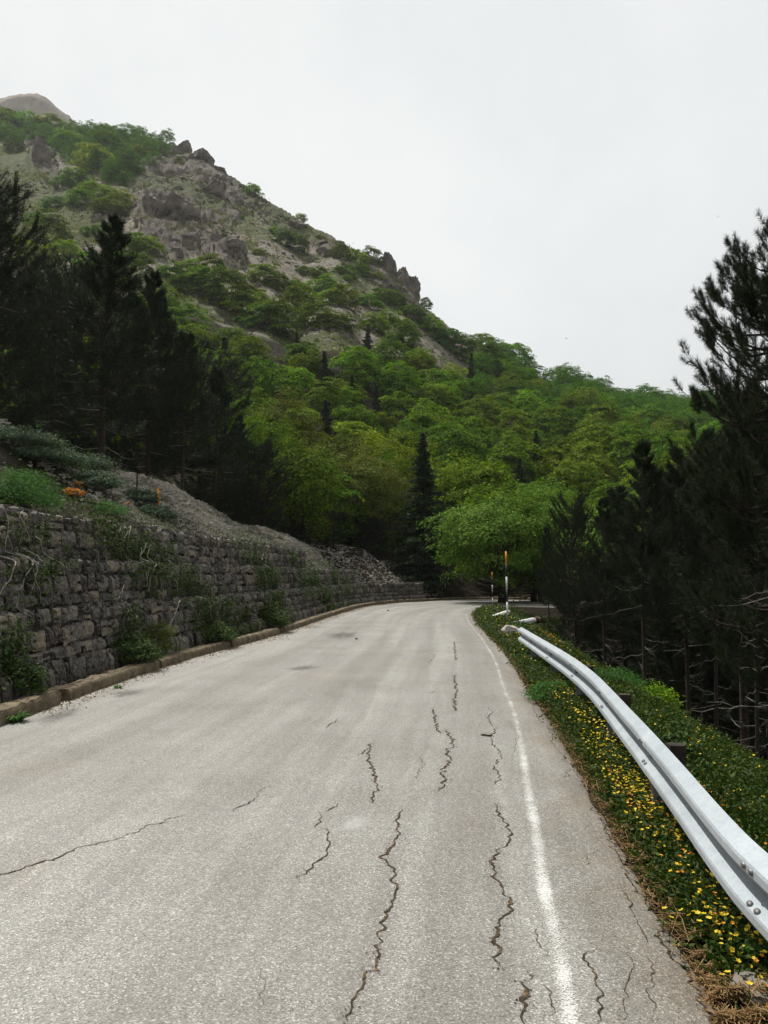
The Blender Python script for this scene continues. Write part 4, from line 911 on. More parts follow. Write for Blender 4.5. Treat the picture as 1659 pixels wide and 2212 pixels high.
RIGHTP = [('b', 1384, 14.3, 955, .62, 'slim pine rooted in the verge just beyond the guardrail'), ('b', 1478, 17.5, 965, .62, 'pine right of the slim verge pine'), ('d', 1535, 13.5, 930, .6, 'pine with many pale dead twigs behind the near rail'), ('b', 1300, 24, 1075, .62, 'pine with a rounded top over the far rail'), ('c', 1240, 30, 1085, .52, 'pine beside the light green tree'), ('b', 1185, 35, 1140, .5, 'dark pine with trunk at the inner curve of the bend'),
          ('a', 1345, 31, 1055, .95, 'pine in the second row behind the verge'), ('a', 1425, 26, 1015, .95, 'pine in the second row right of the slim pine'), ('a', 1510, 23, 960, .9, 'tall pine in the second row'), ('b', 1590, 20, 900, .95, 'tall shaded pine behind the foreground pine'), ('b', 1655, 16, 840, .9, 'dark pine at the right edge behind the foreground pine'), ('a', 1560, 30, 960, 1.1, 'pine deep in the shaded forest'),
          ('c', 1010, 58, 1110, 1.2, 'low dark pine in the shade straight behind the bend'), ('c', 870, 57, 1100, 1.2, 'dark pine just left of the fir'), ('c', 1110, 55, 1130, 1.3, 'dark pine behind the tree over the bend'), ('c', 970, 64, 1060, 1.1, 'dark pine behind the fir on its right'), ('c', 800, 54, 1120, 1.3, 'low dark pine behind the far wall end'), ('c', 720, 50, 1090, 1.1, 'low dark pine behind the far mound'),
          ('a', 1460, 36, 1020, 1.2, 'pine far back in the shaded forest'), ('a', 1375, 41, 1090, 1.0, 'pine behind the rounded top'), ('a', 1640, 28, 920, 1.2, 'pine far back at the right edge'), ('c', 1280, 42, 1120, .9, 'pine behind the one beside the light green tree'), ('d', 1760, 17, 700, .9, 'tall pine mostly outside the right edge'), ('d', 1620, 11.5, 1000, .6, 'leaning young pine below the verge near the right edge'), ('c', 1500, 45, 1060, 1.3, 'pine at the back of the right forest'), ('c', 1610, 48, 1040, 1.3, 'rearmost pine at the right edge'), ('c', 1410, 50, 1110, 1.2, 'rearmost pine behind the slim verge pine'), ('c', 1230, 36, 1190, 1.0, 'low young pine in the gap beside the light green tree'), ('c', 1325, 34, 1200, 1.1, 'low young pine below the rounded pine'), ('c', 1440, 30, 1200, 1.1, 'low young pine in the shade behind the slim verge pine'), ('c', 1560, 26, 1190, 1.0, 'low young pine deep in the right shade'), ('c', 1650, 22, 1180, 1.0, 'low young pine at the right edge in the shade'), ('c', 1500, 38, 1180, 1.4, 'low pine at the back of the shaded slope'), ('c', 1390, 44, 1180, 1.5, 'low pine closing the gap behind the right forest'), ('c', 1600, 42, 1160, 1.6, 'low pine at the far back near the right edge'), ('c', 1290, 50, 1170, 1.4, 'low pine behind the bend on the right'), ('c', 1190, 54, 1160, 1.3, 'low pine behind the bend next to the leafy tree')]
for i, (k_, u, Y, tv, wd, lab) in enumerate(RIGHTP):
    x = at(u, 1240, Y)[0]; put_pine(k_, x, Y, topz(tv, Y, u), None, i*2.1+.5, lab, 'pines below the right verge', wd)
put_pine('fore', at(1668, 900, 9.6)[0], 9.6, topz(560, 9.6, 1668), None, 2.2, 'large foreground pine reaching into the sky at the right', None, .60)

# fir with layered horizontal sprays
def fir(seed, H, R0, n_tier):
    r = np.random.default_rng(seed); tr = MB(); P = []; Nn = []
    tube(tr, [(0, 0, -.5), (.05, 0, H*.5), (0, 0, H)], [.2, .11, .015], 8)
    for k_ in range(n_tier*8):
        f = r.uniform(0, 1)**1.15; z = .5+(H-.5)*f; Rz_ = R0*((1-f)**1.0)*(.75+.3*math.sin(k_*1.3)); a = r.uniform(0, 6.28)
        Ln = Rz_*r.uniform(.55, 1.15)+.12; t = np.linspace(0, 1, 5); dh = np.array([math.cos(a), math.sin(a), 0]); dr_ = r.uniform(.12, .38)
        Q = dh*(Ln*t)[:, None]+np.array([0, 0, 1])*(z+Ln*(.18*t-dr_*t*t))[:, None]; tube(tr, Q, np.linspace(.02, .004, 5), 3, False)
        m2 = int(70*Ln)+14; ts = r.uniform(.12, 1, m2); sd = np.array([-dh[1], dh[0], 0]); c_ = np.stack([np.interp(ts, t, Q[:, j]) for j in range(3)], 1)+sd*(r.uniform(-1, 1, m2)*(.36*Ln*(1.1-ts)+.08))[:, None]+r.normal(0, .045, (m2, 3)); P.append(c_); Nn.append(np.tile([0, 0, .9], (m2, 1))+r.normal(0, .45, (m2, 3)))
    V, Fq = leaf_quads(np.concatenate(P), np.concatenate(Nn), .17, .4, r); return tr, V, Fq
tr, V, Fq = fir(7, 10.8, 3.5, 56)
x = at(916, 1200, 51)[0]; e = empty('fir_tree', (x, 51.5, zat(x, 51.5)-.1), 0, 'conical dark fir with layered branches at the end of the wall', 'fir tree'); e.scale = (1, 1, (topz(935, 51.5)-zat(x, 51.5))/10.8)
obj('trunk', tr.data('trunk', True), M['bark'], e); obj('crown', mesh_data('crown', V, Fq), M['fir'], e)

def crown_pts(r, R, H, z0, ncl, per, cr, flat=.3, lower=-.35, droop=.35, lump=.32, outw=1.0):
    d = unit(r.normal(size=(ncl*3, 3))); d = d[d[:, 2] > lower][:ncl]; ncl = len(d)
    rad = r.uniform(.45, 1.0, ncl)**.5; irr = 1+lump*1.5*fbm(d*2.0+r.uniform(0, 50), 3); c = d*rad[:, None]*irr[:, None]*[R, R, H]; c[:, 2] += z0
    a = r.uniform(0, 6.28, (ncl, per)); q = np.sqrt(r.uniform(0, 1, (ncl, per))); sc_ = cr*r.uniform(.6, 1.3, (ncl, 1))
    off = np.stack([np.cos(a)*q*sc_, np.sin(a)*q*sc_, r.normal(0, flat*.35, (ncl, per))*sc_-droop*q*q*sc_], -1)
    # tilt clumps outward
    P = c[:, None]+off; P[..., 2] -= (off[..., 0]*d[:, None, 0]+off[..., 1]*d[:, None, 1])*.35
    Nn = np.tile([0, 0, .8], (ncl, per, 1))+outw*d[:, None]+off/cr*.35+r.normal(0, .38, (ncl, per, 3))
    return P.reshape(-1, 3), Nn.reshape(-1, 3), c
def decid(seed, R, H, trunk_h, ncl, per, cr, leaf, lower=-.5, flat=.3, nstem=1, aspect=.6):
    r = np.random.default_rng(seed); P, Nn, c = crown_pts(r, R, H, trunk_h+H*.5, ncl, per, cr, .55, lower, .12, .42, .8)
    V, Fq = leaf_quads(P, Nn, leaf, aspect, r); tr = MB()
    for s_ in range(nstem):
        b0 = np.array([r.normal(0, .15)*(nstem > 1), r.normal(0, .15)*(nstem > 1), -.5]); top = np.array([r.normal(0, .5), r.normal(0, .5), trunk_h+H*.9])
        tube(tr, [b0, b0+(top-b0)*.4+[.1, 0, 0], top], [.16, .11, .03], 8)
    for q in c[::max(1, len(c)//70)]:
        h0 = np.array([0, 0, trunk_h*.6+max(0, (q[2]-trunk_h))*.45]); mid = (h0+q)*.5+[0, 0, -.1]; tube(tr, [h0, mid, q], [.045, .03, .01], 4, False)
    return tr, V, Fq
MID = [(650, 47, 950, 2.3, 'oak', 'leafy tree standing between the dark pines and the olive trees', 330, 40, .15), (565, 50, 900, 2.4, 'oak', 'mid green leafy tree right of the pine row', 300, 40, .15), (790, 56, 975, 3.6, 'olive', 'broad olive green leafy tree left of the fir', 400, 44, .14), (725, 60, 950, 2.8, 'olive', 'olive leafy tree behind the broad one', 280, 40, .15),
       (1078, 44, 1052, 3.4, 'fresh', 'bright green leafy tree overhanging the bend', 420, 52, .135), (1160, 46, 1060, 3.3, 'fresh', 'bright green leafy tree right of the one over the bend', 380, 46, .135), (1010, 62, 985, 3.2, 'beech', 'yellow green leafy tree right of the fir top', 300, 40, .16), (1222, 50, 1070, 3.0, 'beech', 'green leafy tree filling in right of the bright trees over the bend', 300, 40, .15), (1360, 40, 1085, 3.2, 'fresh', 'light green tree glimpsed between the right pines', 330, 44, .14), (1545, 44, 980, 3.4, 'fresh', 'light green tree behind the pines at the right edge', 300, 40, .16), (850, 64, 930, 3.4, 'beech', 'green leafy tree behind the fir on its left', 300, 40, .17), (480, 56, 850, 3.0, 'beech', 'green leafy tree rising behind the left pines', 280, 40, .17), (610, 64, 860, 3.4, 'olive', 'yellowish leafy tree above the light green one', 300, 40, .17)]
for i, (u, Y, tv, R0, mt, lab, ncl, per, lf) in enumerate(MID):
    x = at(u, 1200, Y)[0]; zb = zat(x, Y)-.2; tz = topz(tv, Y, u); Ht = tz-zb; th = Ht*.16 if u not in (1078, 1160) else Ht*.19; Hc = (Ht-th)*.5
    tr, V, Fq = decid(200+i, R0, Hc*1.0, th+.0, int(ncl*.8), int(per*1.2), .75, lf*1.25, -1.0, .2, 3 if u in (1078, 1160) else 1)
    V[:, 2] = V[:, 2]*1.0+Hc*.5
    e = empty('leafy_tree', (x, Y, zb), 0, lab, 'tree'); obj('trunk', tr.data('trunk', True), M['bark'], e); obj('crown', mesh_data('crown', V, Fq), M[mt], e)
# small bush at the verge pine
tuft_bush('leafy_bush', 'fresh green bush at the foot of the slim verge pine', 'bush', 1420, 1480, .42, .5, M['beech'], 2600, .06, .5, 66, P0=[at(1415, 1470, 13.4)[0], 13.4, zat(at(1415, 1470, 13.4)[0], 13.4)])

# ---- low scrub and loose blocks on the open slope (uncountable)
r = np.random.default_rng(77); n_c = 90000; Yq = np.sqrt(r.uniform(60**2, 395**2, n_c)); uq = r.uniform(-80, 1150, n_c); xq = (uq-CX)/F*Yq
zq, _, _, kq, tq = height(np.column_stack([xq, Yq])); puq, pvq = proj(np.column_stack([xq, Yq, zq])); nq = fbm(np.column_stack([xq, Yq, zq])*.05, 3)
open_ = kq & (tq < .985) & ~inpoly(puq, pvq, FOREST) & ~inpoly(puq, pvq, RIDGEF)
rk_ = np.zeros(n_c, bool)
for q in ROCKS: rk_ |= inpoly(puq, pvq, q)
gr_ = np.zeros(n_c, bool)
for q in GRASS: gr_ |= inpoly(puq, pvq, q)
sel = open_ & (r.random(n_c) < np.where(gr_, .34, np.where(rk_, .10, .13))*np.clip(1+2.5*nq, .15, 2.5)); C = np.column_stack([xq, Yq, zq+np.where(rk_, 1.2, .15)])[sel]; szq = r.uniform(.25, .75, len(C))*(1+1.2*(r.random(len(C)) < .06))
P = np.repeat(C, 12, 0)+r.normal(size=(len(C)*12, 3))*[1, 1, .4]*np.repeat(szq, 12)[:, None]
V, Fq = leaf_quads(P, r.normal(size=P.shape)*.6+[0, 0, .8], .42, .6, r)
tag(obj('slope_scrub', mesh_data('slope_scrub', V, Fq), M['olive']), 'low olive scrub dotted over the open scree and rocks of the mountain', 'scrub', kind='stuff')
sel = open_ & (r.random(n_c) < np.where(rk_, .34, .12)*np.clip(1-2*nq, .2, 2.5)); C = np.column_stack([xq, Yq, zq+np.where(rk_, .6, .05)])[sel]; m_ = len(C); szq = r.uniform(.2, .6, m_)+1.4*(r.random(m_) < .10)*r.random(m_)*np.where(rk_[sel], 1.3, .5)
jit = r.uniform(.5, 1.25, (m_, 8, 3)); a = r.uniform(0, 6.28, m_); Vb = base[None]*jit*(szq[:, None, None]*[1.3, 1.1, 1.1]); X = Vb[..., 0]*np.cos(a)[:, None]-Vb[..., 1]*np.sin(a)[:, None]; Yr = Vb[..., 0]*np.sin(a)[:, None]+Vb[..., 1]*np.cos(a)[:, None]
Vb = np.stack([X+C[:, 0:1], Yr+C[:, 1:2], Vb[..., 2]+C[:, 2:3]], -1).reshape(-1, 3)
tag(obj('loose_rocks', mesh_data('loose_rocks', Vb, (bf[None]+np.arange(m_)[:, None, None]*8).reshape(-1, 4)), M['farrock']), 'loose grey blocks strewn over the upper mountain slope', 'rocks', kind='stuff')
# ---- far beeches: shared meshes, individual objects
FAR = []
for k_ in range(7):
    r = np.random.default_rng(300+k_); tall = k_ % 3
    P, Nn, c = crown_pts(r, 3.6, [2.9, 3.7, 4.6][tall], [1.7, 2.4, 3.1][tall], 105, 74, .95, .3, -.95, .38, .36, .6)
    V, Fq = leaf_quads(P, Nn, .33, .7, r); mb = MB(); P[:, 2] = np.maximum(P[:, 2], -.6+0*P[:, 2]); tube(mb, [(0, 0, -2), (.1, 0, 1.0), (0, .2, 2)], [.22, .16, .05], 6)
    me_ = mesh_data('beech_tree', np.vstack([V, mb.V[0]]), [np.vstack([Fq, mb.F[4][0]+len(V)])]); me_.materials.append(M['oak' if k_ in (2, 5) else 'beech']); FAR.append((me_, V, Fq))
FARC = []
for k_ in range(2):
    tr, V, Fq = fir(400+k_, 7.0, 1.8, 26); me_ = mesh_data('conifer', V*1.0, Fq); me_.materials.append(M['fir']); FARC.append(me_)
far_list = []     # (x,y,z,scale,kind,label,px)
# isolated shrubs traced in the photo : x, y(centre), width
SH = [(300, 530, 95), (460, 572, 55), (418, 592, 60), (372, 590, 60), (405, 615, 70), (445, 625, 75), (490, 645, 85), (530, 665, 85), (570, 690, 90), (603, 712, 80), (570, 597, 62), (602, 612, 66), (640, 627, 62), (662, 583, 36), (700, 613, 58), (742, 652, 60), (705, 645, 60), (645, 665, 72), (685, 680, 80), (728, 694, 72), (610, 523, 46), (640, 538, 46), (738, 552, 40), (768, 558, 48), (803, 566, 44), (745, 585, 42), (778, 582, 44), (750, 603, 24), (797, 655, 54), (803, 700, 64), (838, 692, 50), (826, 636, 50), (852, 648, 52), (888, 674, 62), (921, 656, 24), (870, 735, 66), (925, 708, 60), (962, 735, 76), (990, 758, 66), (1042, 735, 50), (1075, 752, 62), (1112, 772, 62), (1030, 770, 50),
      (480, 505, 20), (520, 470, 16), (590, 500, 22), (560, 545, 26), (690, 590, 34), (500, 600, 44), (530, 620, 40), (120, 440, 46), (80, 470, 40), (30, 520, 50), (200, 500, 40), (30, 320, 40), (330, 420, 26), (385, 350, 18), (430, 420, 18), (620, 480, 20), (690, 515, 20), (815, 600, 26), (870, 700, 46), (300, 590, 60), (200, 570, 60),
      (160, 388, 66), (212, 412, 66), (258, 432, 60), (178, 432, 56), (232, 448, 64), (275, 455, 40), (150, 300, 62), (205, 352, 76), (270, 372, 66), (235, 325, 60), (300, 330, 50), (110, 262, 50), (60, 265, 50), (100, 515, 80), (75, 555, 70), (140, 545, 60), (650, 470, 22), (545, 415, 34), (20, 250, 50), (560, 650, 60), (350, 640, 60), (270, 560, 60), (250, 600, 70), (330, 690, 80), (15, 270, 60)]
LABS = {0: 'large rounded shrub at the foot of the grey cliffs', 13: 'small yellowish shrub alone on the scree', 33: 'little round shrub perched on the crags skyline', 34: 'little round shrub on the skyline just right of the crags', 58: 'tiny tree on the bare skyline ridge', 59: 'dark low shrub on the upper rocks near the skyline'}
for i, (u, v, w_) in enumerate(SH):
    p = hit(u, v+w_*.22, 45); s = w_*p[1]/F/5.9
    if u > 1000 or v < 480: lab = 'leafy shrub in a patch on the upper slope near the skyline'
    elif u < 360: lab = 'leafy shrub on the slope below the left cliffs'
    elif v < 640: lab = 'leafy shrub on the open scree below the rocks'
    else: lab = 'leafy shrub in the bands of scrub between the scree strips'
    far_list.append([p[0], p[1], p[2]-.9*s, s, rng.integers(0, 7), lab, w_, 0])
# forest fill, Poisson on the ground
rf = np.random.default_rng(12); cand = []; n_c = 60000
Yc = np.sqrt(rf.uniform(52**2, 330**2, n_c)); uc = rf.uniform(-60, 1720, n_c); xc = (uc-CX)/F*Yc
zc, _, _, kk, tt2 = height(np.column_stack([xc, Yc])); pu_, pv_ = proj(np.column_stack([xc, Yc, zc+2.0]))
okf = kk & (tt2 < .995) & (inpoly(pu_+rf.normal(0, 8, n_c), pv_+rf.normal(0, 6, n_c), FOREST) | inpoly(pu_, pv_, RIDGEF))
okf &= ~((uc < 420) & (pv_ > 640)) | (rf.random(n_c) < .25)
grid = {}; acc = []
for i in np.nonzero(okf)[0]:
    x, y = xc[i], Yc[i]; sp_ = np.interp(y, [50, 110, 200, 330], [4.4, 5.3, 5.7, 6.2]); gx_, gy_ = int(x//7), int(y//7); ok = True
    for a_ in (-1, 0, 1):
        for b_ in (-1, 0, 1):
            for (x2, y2) in grid.get((gx_+a_, gy_+b_), ()):
                if (x-x2)**2+(y-y2)**2 < sp_*sp_: ok = False; break
            if not ok: break
        if not ok: break
    if ok: grid.setdefault((gx_, gy_), []).append((x, y)); acc.append(i)
for i in acc:
    s = rf.uniform(.75, 1.25)*np.interp(Yc[i], [50, 90, 200, 330], [.72, .85, .95, 1.0]); v = pv_[i]; u = pu_[i]
    con = rf.random() < (.035 if v > 800 and u < 1300 else .008)
    if v < 480: lab = 'tree in the band of forest on the upper left ridge'
    elif u > 1050 and v < 880: lab = 'tree along the wooded skyline on the right'
    elif v < 850: lab = 'tree at the upper margin of the forest under the scree'
    elif v < 960: lab = 'tree half way up the wooded slope'
    else: lab = 'tree low on the wooded slope behind the bend'
    far_list.append([xc[i], Yc[i], zc[i]-.5, s, (10+rf.integers(0, 2)) if con else rf.integers(0, 7), lab, s*7.4*F/Yc[i], 1])
# a few named dark conifers
for (u, v, h) in [(795, 762, 60), (868, 745, 36), (700, 870, 110), (812, 920, 85), (760, 880, 70), (640, 800, 80)]:
    p = hit(u, v, 55); far_list.append([p[0], p[1], p[2]-.4, h*p[1]/F/7.0, 10, 'dark conifer', 999, 2])
CL = ['small dark conifer at the edge of a scree strip', 'tiny dark conifer right of the other one at the scree', 'tall dark conifer standing among beeches on the middle slope', 'dark conifer just above the fir at mid slope', 'dark conifer left of the scree conifers', 'dark conifer above the left leafy trees']
for f_, l_ in zip([q for q in far_list if q[7] == 2], CL): f_[5] = l_
beeches = [q for q in far_list if q[4] < 10]; beeches.sort(key=lambda q: -q[6]-(1000 if q[7] == 0 else 0))
print('FAR TREES', len(far_list), 'beech', len(beeches))
for i, (x, y, z, s, kd, lab, px, fl) in enumerate(beeches[:300]):
    o = bpy.data.objects.new('beech_tree', FAR[int(kd)][0]); COL.objects.link(o); o.location = (x, y, z); o.scale = (s, s, s*rf.uniform(.85, 1.1)*(1 if fl else .88)); o.rotation_euler = (0, 0, rf.uniform(0, 6.28))
    tag(o, lab if fl else lab, 'tree' if fl else 'shrub', {0: 'shrubs on the scree slope', 1: 'trees of the mountain forest'}[fl])
rest = beeches[300:]
if rest:
    Vs, Fs_, off = [], [], 0
    for (x, y, z, s, kd, lab, px, fl) in rest:
        V, Fq = FAR[int(kd)][1:]; sel = rf.random(len(Fq)) < .6; Vq = V.reshape(-1, 4, 3)[sel].reshape(-1, 3); a = rf.uniform(0, 6.28); c_, s_ = math.cos(a), math.sin(a)
        Vr = np.column_stack([Vq[:, 0]*c_-Vq[:, 1]*s_, Vq[:, 0]*s_+Vq[:, 1]*c_, Vq[:, 2]])*s+[x, y, z]; Vs.append(Vr); Fs_.append(np.arange(len(Vr)).reshape(-1, 4)+off); off += len(Vr)
    tag(obj('forest', mesh_data('forest', np.vstack(Vs), np.vstack(Fs_)), M['beech']), 'remaining far beeches filling the wooded mountainside', 'forest', kind='stuff')
for (x, y, z, s, kd, lab, px, fl) in [q for q in far_list if q[4] >= 10]:
    o = bpy.data.objects.new('conifer', FARC[int(kd)-10]); COL.objects.link(o); o.location = (x, y, z); o.scale = (s*1.3, s*1.3, s*1.1); o.rotation_euler = (0, 0, rf.uniform(0, 6.28))
    tag(o, lab if fl == 2 else 'dark conifer scattered among the beeches '+lab[5:], 'conifer', 'dark conifers in the mountain forest')

# ------------------------------------------------------------------ verge vegetation
r = np.random.default_rng(90)
def verge_sample(n_, dmin, dmax, ymin, ymax, power=1.0):
    s0, s1 = [float(np.interp(q, RC[:420, 1], RS[:420])) for q in (ymin, ymax)]
    t = s0+(s1-s0)*r.random(n_)**power; i = np.clip(np.searchsorted(RS, t), 0, len(RS)-1); d = r.uniform(dmin, dmax, n_); P = RC[i]+RN[i]*d[:, None]; return P, d
def leafcloud(C, per, sx, sz, leaf, aspect, up=.8):
    m_ = len(C); P = np.repeat(C, per, 0)+r.normal(size=(m_*per, 3))*[sx, sx, sz]; return leaf_quads(P, r.normal(size=P.shape)*.55+[0, 0, up], leaf, aspect, r)
Vs, Fs_, off = [], [], 0
def addq(V, Fq):
    global off
    Vs.append(V); Fs_.append(Fq+off); off += len(V)
for (ym, yx, dn, cnt, per, lf) in [(3.2, 12, (.02, .42), 1500, 26, .03), (12, 34, (.02, .4), 700, 24, .06), (1.2, 5, (0.06, 2.2), 1500, 26, .028), (5, 10, (.03, 3.0), 1900, 26, .036), (10, 18, (.03, 3.4), 1900, 24, .055), (18, 38, (.03, 3.6), 1900, 22, .085)]:
    P, d = verge_sample(cnt, dn[0], dn[1], ym, yx); z = height(P)[0]; patch = fbm(np.column_stack([P*.9, P[:, 0]*0]), 3)
    kp = (d > (np.where(P[:, 1] < 3.3, .26, .06)+.12*r.random(len(d)) if ym < 5 else .04+.08*r.random(len(d)))+.10*patch); P, z, d, patch = P[kp], z[kp], d[kp], patch[kp]
    hgt = np.clip(.05+.12*np.minimum(d, 1.0)+.10*patch, .03, .3)*(1+.3*(ym > 15))
    C = np.column_stack([P, z+hgt*r.uniform(.2, 1, len(P))]); addq(*leafcloud(C, per, .05+lf*.6, .035, lf, .55))
    # grass blades
    m_ = cnt*5; P, d = verge_sample(m_, .05, dn[1], ym, yx); z = height(P)[0]; h = r.uniform(.05, .17, m_)*np.clip(.4+d, .4, 1.4); ln = r.normal(0, .06, (m_, 2)); a = r.uniform(0, 6.28, m_); w_ = .003+lf*.05
    b = np.column_stack([np.cos(a), np.sin(a), 0*a])*w_; base_ = np.column_stack([P, z]); tip = base_+np.column_stack([ln, h]); mid = base_+np.column_stack([ln*.35, h*.6])
    V = np.stack([base_-b, base_+b, mid+b*.8, tip], 1).reshape(-1, 3); addq(V, np.arange(len(V)).reshape(-1, 4))
tag(obj('verge_plants', mesh_data('verge_plants', np.vstack(Vs), np.vstack(Fs_)), M['weed']), 'dense low leaves and grass covering the verge by the guardrail', 'ground cover', kind='stuff')
# dry straw along the asphalt edge
Vs, Fs_, off = [], [], 0
for (ym, yx, cnt, dm) in [(1.5, 3.2, 5200, .27), (3.2, 9, 2200, .10), (9, 32, 2600, .16)]:
    P, d = verge_sample(cnt, -.04, dm, ym, yx); z = np.maximum(height(P)[0], -.02)+r.uniform(.004, .05, cnt); a = r.uniform(0, 6.28, cnt); l_ = r.uniform(.02, .06, cnt); w_ = .0018+.0025*(ym > 8)
    dr3 = np.column_stack([np.cos(a), np.sin(a), r.normal(0, .25, cnt)])*l_[:, None]; sd = np.column_stack([-np.sin(a), np.cos(a), 0*a])*w_; c_ = np.column_stack([P, z])
    V = np.stack([c_-dr3-sd, c_-dr3+sd, c_+dr3+sd, c_+dr3-sd], 1).reshape(-1, 3); addq(V, np.arange(len(V)).reshape(-1, 4))
tag(obj('dry_straw', mesh_data('dry_straw', np.vstack(Vs), np.vstack(Fs_)), M['drygrass']), 'brown dry needles and straw lining the right asphalt edge', 'dry straw', kind='stuff')
# small yellow flowers (uncountable)
def flower_quads(C, rad):
    m_ = len(C); V = []; 
    tilt = r.normal(0, .35, (m_, 3))+[0, 0, 1]; n3 = unit(tilt); t = unit(np.cross(n3, r.normal(size=(m_, 3)))); b = np.cross(n3, t); out_ = []
    for k_ in range(5):
        a = k_*2*math.pi/5; d = t*math.cos(a)+b*math.sin(a); e = -t*math.sin(a)+b*math.cos(a); R3 = rad[:, None]
        out_.append(np.stack([C, C+d*R3*.6-e*R3*.38+n3*R3*.2, C+d*R3+n3*R3*.28, C+d*R3*.6+e*R3*.38+n3*R3*.2], 1))
    V = np.stack(out_, 1).reshape(-1, 3); return V, np.arange(len(V)).reshape(-1, 4)
Vs, Fs_, off = [], [], 0
for (ym, yx, dn, cnt, rad) in [(2.2, 4.0, (.16, .62), 430, .0085), (3.2, 7.4, (.08, .55), 900, .0105), (7, 11, (.12, .6), 260, .014), (11, 20, (.1, 1.4), 230, .018), (20, 36, (.1, 2.2), 200, .026), (3, 9, (.9, 1.9), 170, .012), (1.5, 4, (.9, 2.0), 90, .010)]:
    P, d = verge_sample(cnt*3, dn[0], dn[1], ym, yx); pt = fbm(np.column_stack([P*1.7, P[:, 0]*0+3]), 2); k_ = np.argsort(-pt+r.normal(0, .75, len(pt)))[:cnt]; P = P[k_]; d = d[k_]; z = height(P)[0]
    C = np.column_stack([P, z+.07+.10*r.random(cnt)+.05*np.minimum(d, 1)]); addq(*flower_quads(C, rad*r.uniform(.7, 1.3, cnt)))
tag(obj('yellow_flowers', mesh_data('yellow_flowers', np.vstack(Vs), np.vstack(Fs_)), M['yellow']), 'countless small yellow flowers scattered over the verge', 'flowers', kind='stuff')
Vs, Fs_, off = [], [], 0
P, d = verge_sample(500, .1, .8, 2.4, 6.5); C = np.column_stack([P, height(P)[0]+.08+.1*r.random(500)]); addq(*flower_quads(C, .009*r.uniform(.7, 1.3, 500)))
P, d = verge_sample(120, 1.4, 2.2, 19, 23); C = np.column_stack([P, height(P)[0]+.15+.1*r.random(120)]); addq(*flower_quads(C, .035*r.uniform(.7, 1.3, 120)))
tag(obj('faded_flowers', mesh_data('faded_flowers', np.vstack(Vs), np.vstack(Fs_)), M['orange']), 'faded orange blossoms mixed into the yellow flowers', 'flowers', kind='stuff')
# countable larger yellow blooms near the corner
BL = [(1436, 1962), (1450, 1982), (1472, 1966), (1489, 1977), (1507, 1972), (1511, 1990), (1520, 1974), (1527, 1960), (1537, 1976), (1546, 1983), (1549, 1996), (1560, 1975), (1586, 1991), (1617, 2003), (1641, 2005), (1560, 2106), (1572, 2100), (1619, 2125)]
for i, (u, v) in enumerate(BL):
    p = gp(u, v, .10); e = empty('yellow_bloom', (p[0], p[1], p[2]), r.uniform(0, 6), 'bright five petalled yellow bloom of the loose row near the lower right corner' if i < 15 else ('bright yellow bloom of the lowest pair by the dry straw' if i < 17 else 'lowest single yellow bloom by the corner boulder'), 'flower', 'large yellow blooms at the lower right')
    V, Fq = flower_quads(np.array([[0., 0, 0]]), np.array([.015])); obj('petals', mesh_data('petals', V*1.0, Fq), M['yellow'], e)
    mb = MB(); tube(mb, [(0, 0, -.001), (.006, .004, -.06), (.008, .01, -.13)], [.0012, .0012, .0015], 4); obj('stem', mb.data('stem'), M['weed'], e)
for i, (Y, d, rad, h, lab) in enumerate([(6.15, .55, .28, .16, 'feathery green fennel clump beside the rail near the flat crack'), (10.4, .35, .45, .2, 'feathery green clump at the asphalt edge half way along the rail'), (13, 1.5, .5, .25, 'feathery clump beyond the rail at its far half'), (22, .8, .5, .25, 'feathery clump left of the near snow pole'), (3.3, .35, .14, .16, 'dark tufted grass clump in front of the yellow blooms')]):
    i_ = int(np.argmin(np.abs(RC[:420, 1]-Y))); P_ = RC[i_]+RN[i_]*d
    tuft_bush('fennel_clump', lab, 'plant', 0, 0, rad, h, M['fern'], int(5200*(rad+.15)), .05 if Y < 8 else .07, .14, 95+i, P0=[P_[0], P_[1], zat(P_[0], P_[1])])
# brambles beyond the rail
for i, (Y, d, rad) in enumerate([(5.2, 1.7, .5), (6.6, 1.9, .6), (4.2, 1.8, .5), (8.3, 2.1, .6), (7.0, .75, .38), (8.2, .6, .3)]):
    i_ = int(np.argmin(np.abs(RC[:420, 1]-Y))); P_ = RC[i_]+RN[i_]*d
    tuft_bush('bramble', ['bramble beyond the rail opposite the second post', 'bramble at the verge crest in the shade', 'nearest bramble right of the rail', 'farthest bramble beyond the rail', 'bramble under the rail left of the post with the lit edge', 'small bramble between asphalt and rail'][i], 'bramble', 0, 0, rad, .32, M['ivy'], int(5200*rad), .045, .6, 110+i, 'brambles at the guardrail', P0=[P_[0], P_[1], zat(P_[0], P_[1])])

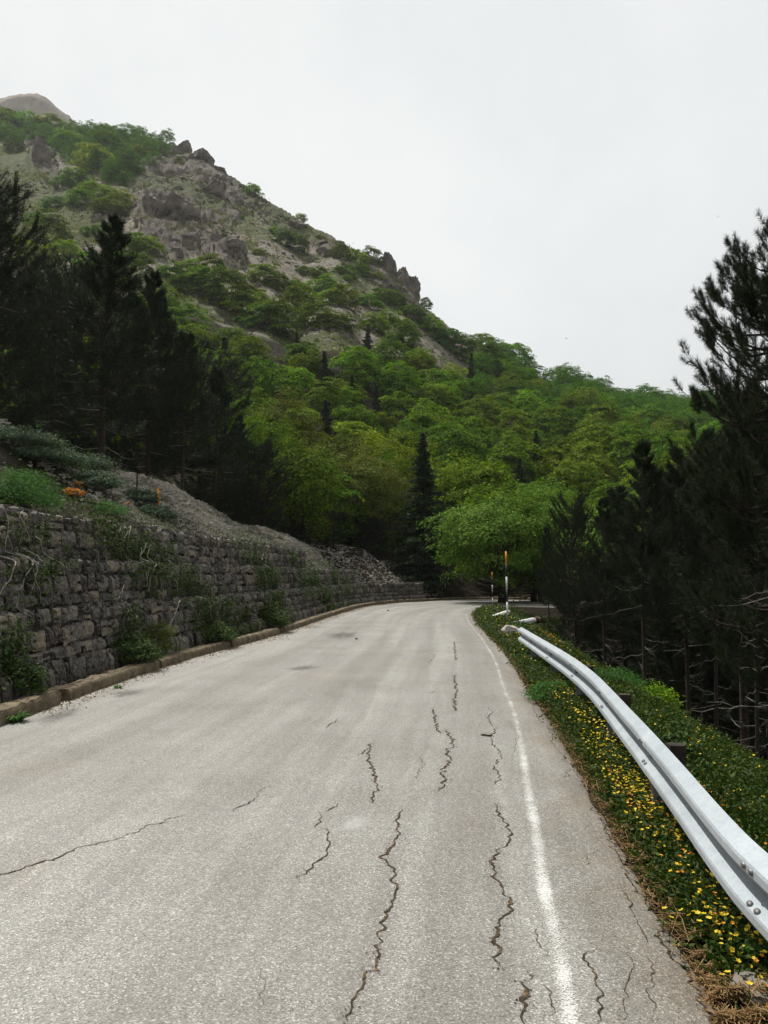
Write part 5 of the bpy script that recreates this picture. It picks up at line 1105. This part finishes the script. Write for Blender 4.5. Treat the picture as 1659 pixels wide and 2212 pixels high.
# ------------------------------------------------------------------ haze, light, world, camera
SUN_EL, SUN_AZ = R_(60), R_(-42)     # azimuth from +Y, positive = right
mh, nt, out = newmat('haze'); pv_n = nt.nodes.new('ShaderNodeVolumePrincipled'); pv_n.inputs['Color'].default_value = (.93, .95, .96, 1); pv_n.inputs['Density'].default_value = .00012; pv_n.inputs['Anisotropy'].default_value = .25
nt.links.new(pv_n.outputs[0], out.inputs['Volume'])
v, f_ = box(0, 300, 170, 3000, 1400, 460); v[v[:, 2] < 0, 2] = -75
mb = MB(); mb.add(v, f_); hz = tag(obj('haze', mb.data('haze'), mh), 'thin pale haze over the mountain', 'haze', kind='stuff')
sl = bpy.data.lights.new('Sun', 'SUN'); sl.energy = 5.0; sl.angle = R_(.6); sl.color = (1, .965, .90); so = link(bpy.data.objects.new('Sun', sl))
sd = Vector((math.sin(SUN_AZ)*math.cos(SUN_EL), math.cos(SUN_AZ)*math.cos(SUN_EL), math.sin(SUN_EL))); so.rotation_euler = sd.to_track_quat('Z', 'Y').to_euler()
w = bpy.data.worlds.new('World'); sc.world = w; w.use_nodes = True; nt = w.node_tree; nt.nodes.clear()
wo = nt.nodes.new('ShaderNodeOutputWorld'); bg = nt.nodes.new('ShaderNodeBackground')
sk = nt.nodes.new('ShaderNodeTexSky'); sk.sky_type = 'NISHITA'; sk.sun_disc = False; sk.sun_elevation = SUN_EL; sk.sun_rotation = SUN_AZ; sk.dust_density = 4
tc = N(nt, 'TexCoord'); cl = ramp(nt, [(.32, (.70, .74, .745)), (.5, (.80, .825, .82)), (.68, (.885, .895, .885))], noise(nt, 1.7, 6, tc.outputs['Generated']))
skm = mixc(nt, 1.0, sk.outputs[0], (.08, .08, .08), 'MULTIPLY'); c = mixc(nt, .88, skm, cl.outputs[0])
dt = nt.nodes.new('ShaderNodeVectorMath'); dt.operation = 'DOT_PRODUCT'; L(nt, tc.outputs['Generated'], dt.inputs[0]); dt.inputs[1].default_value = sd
au = N(nt, 'MapRange', i_1=-.6, i_2=.55, i_3=.34, i_4=1.0); L(nt, dt.outputs['Value'], au.inputs[0]); c = mixc(nt, 1.0, c, au.outputs[0], 'MULTIPLY')  # dimming added to the sky away from the sun, cuts fill, deepens shadows
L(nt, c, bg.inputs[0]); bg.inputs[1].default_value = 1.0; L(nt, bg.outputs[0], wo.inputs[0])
cd = bpy.data.cameras.new('Camera'); cam = link(bpy.data.objects.new('Camera', cd)); cd.sensor_fit = 'VERTICAL'; cd.sensor_height = 36; cd.lens = 36*F/2212; cd.clip_end = 4000; cd.clip_start = .05
cam.location = (0, 0, CAMH); cam.rotation_euler = (R_(90)+PITCH, 0, 0); sc.camera = cam
sc.view_settings.view_transform = 'Standard'; sc.view_settings.look = 'None'; sc.view_settings.exposure = 0.1; sc.view_settings.gamma = 1
sc.render.resolution_x = 768; sc.render.resolution_y = 1024
try:
    sc.render.engine = 'CYCLES'; sc.cycles.max_bounces = 6; sc.cycles.volume_bounces = 1
except Exception: pass
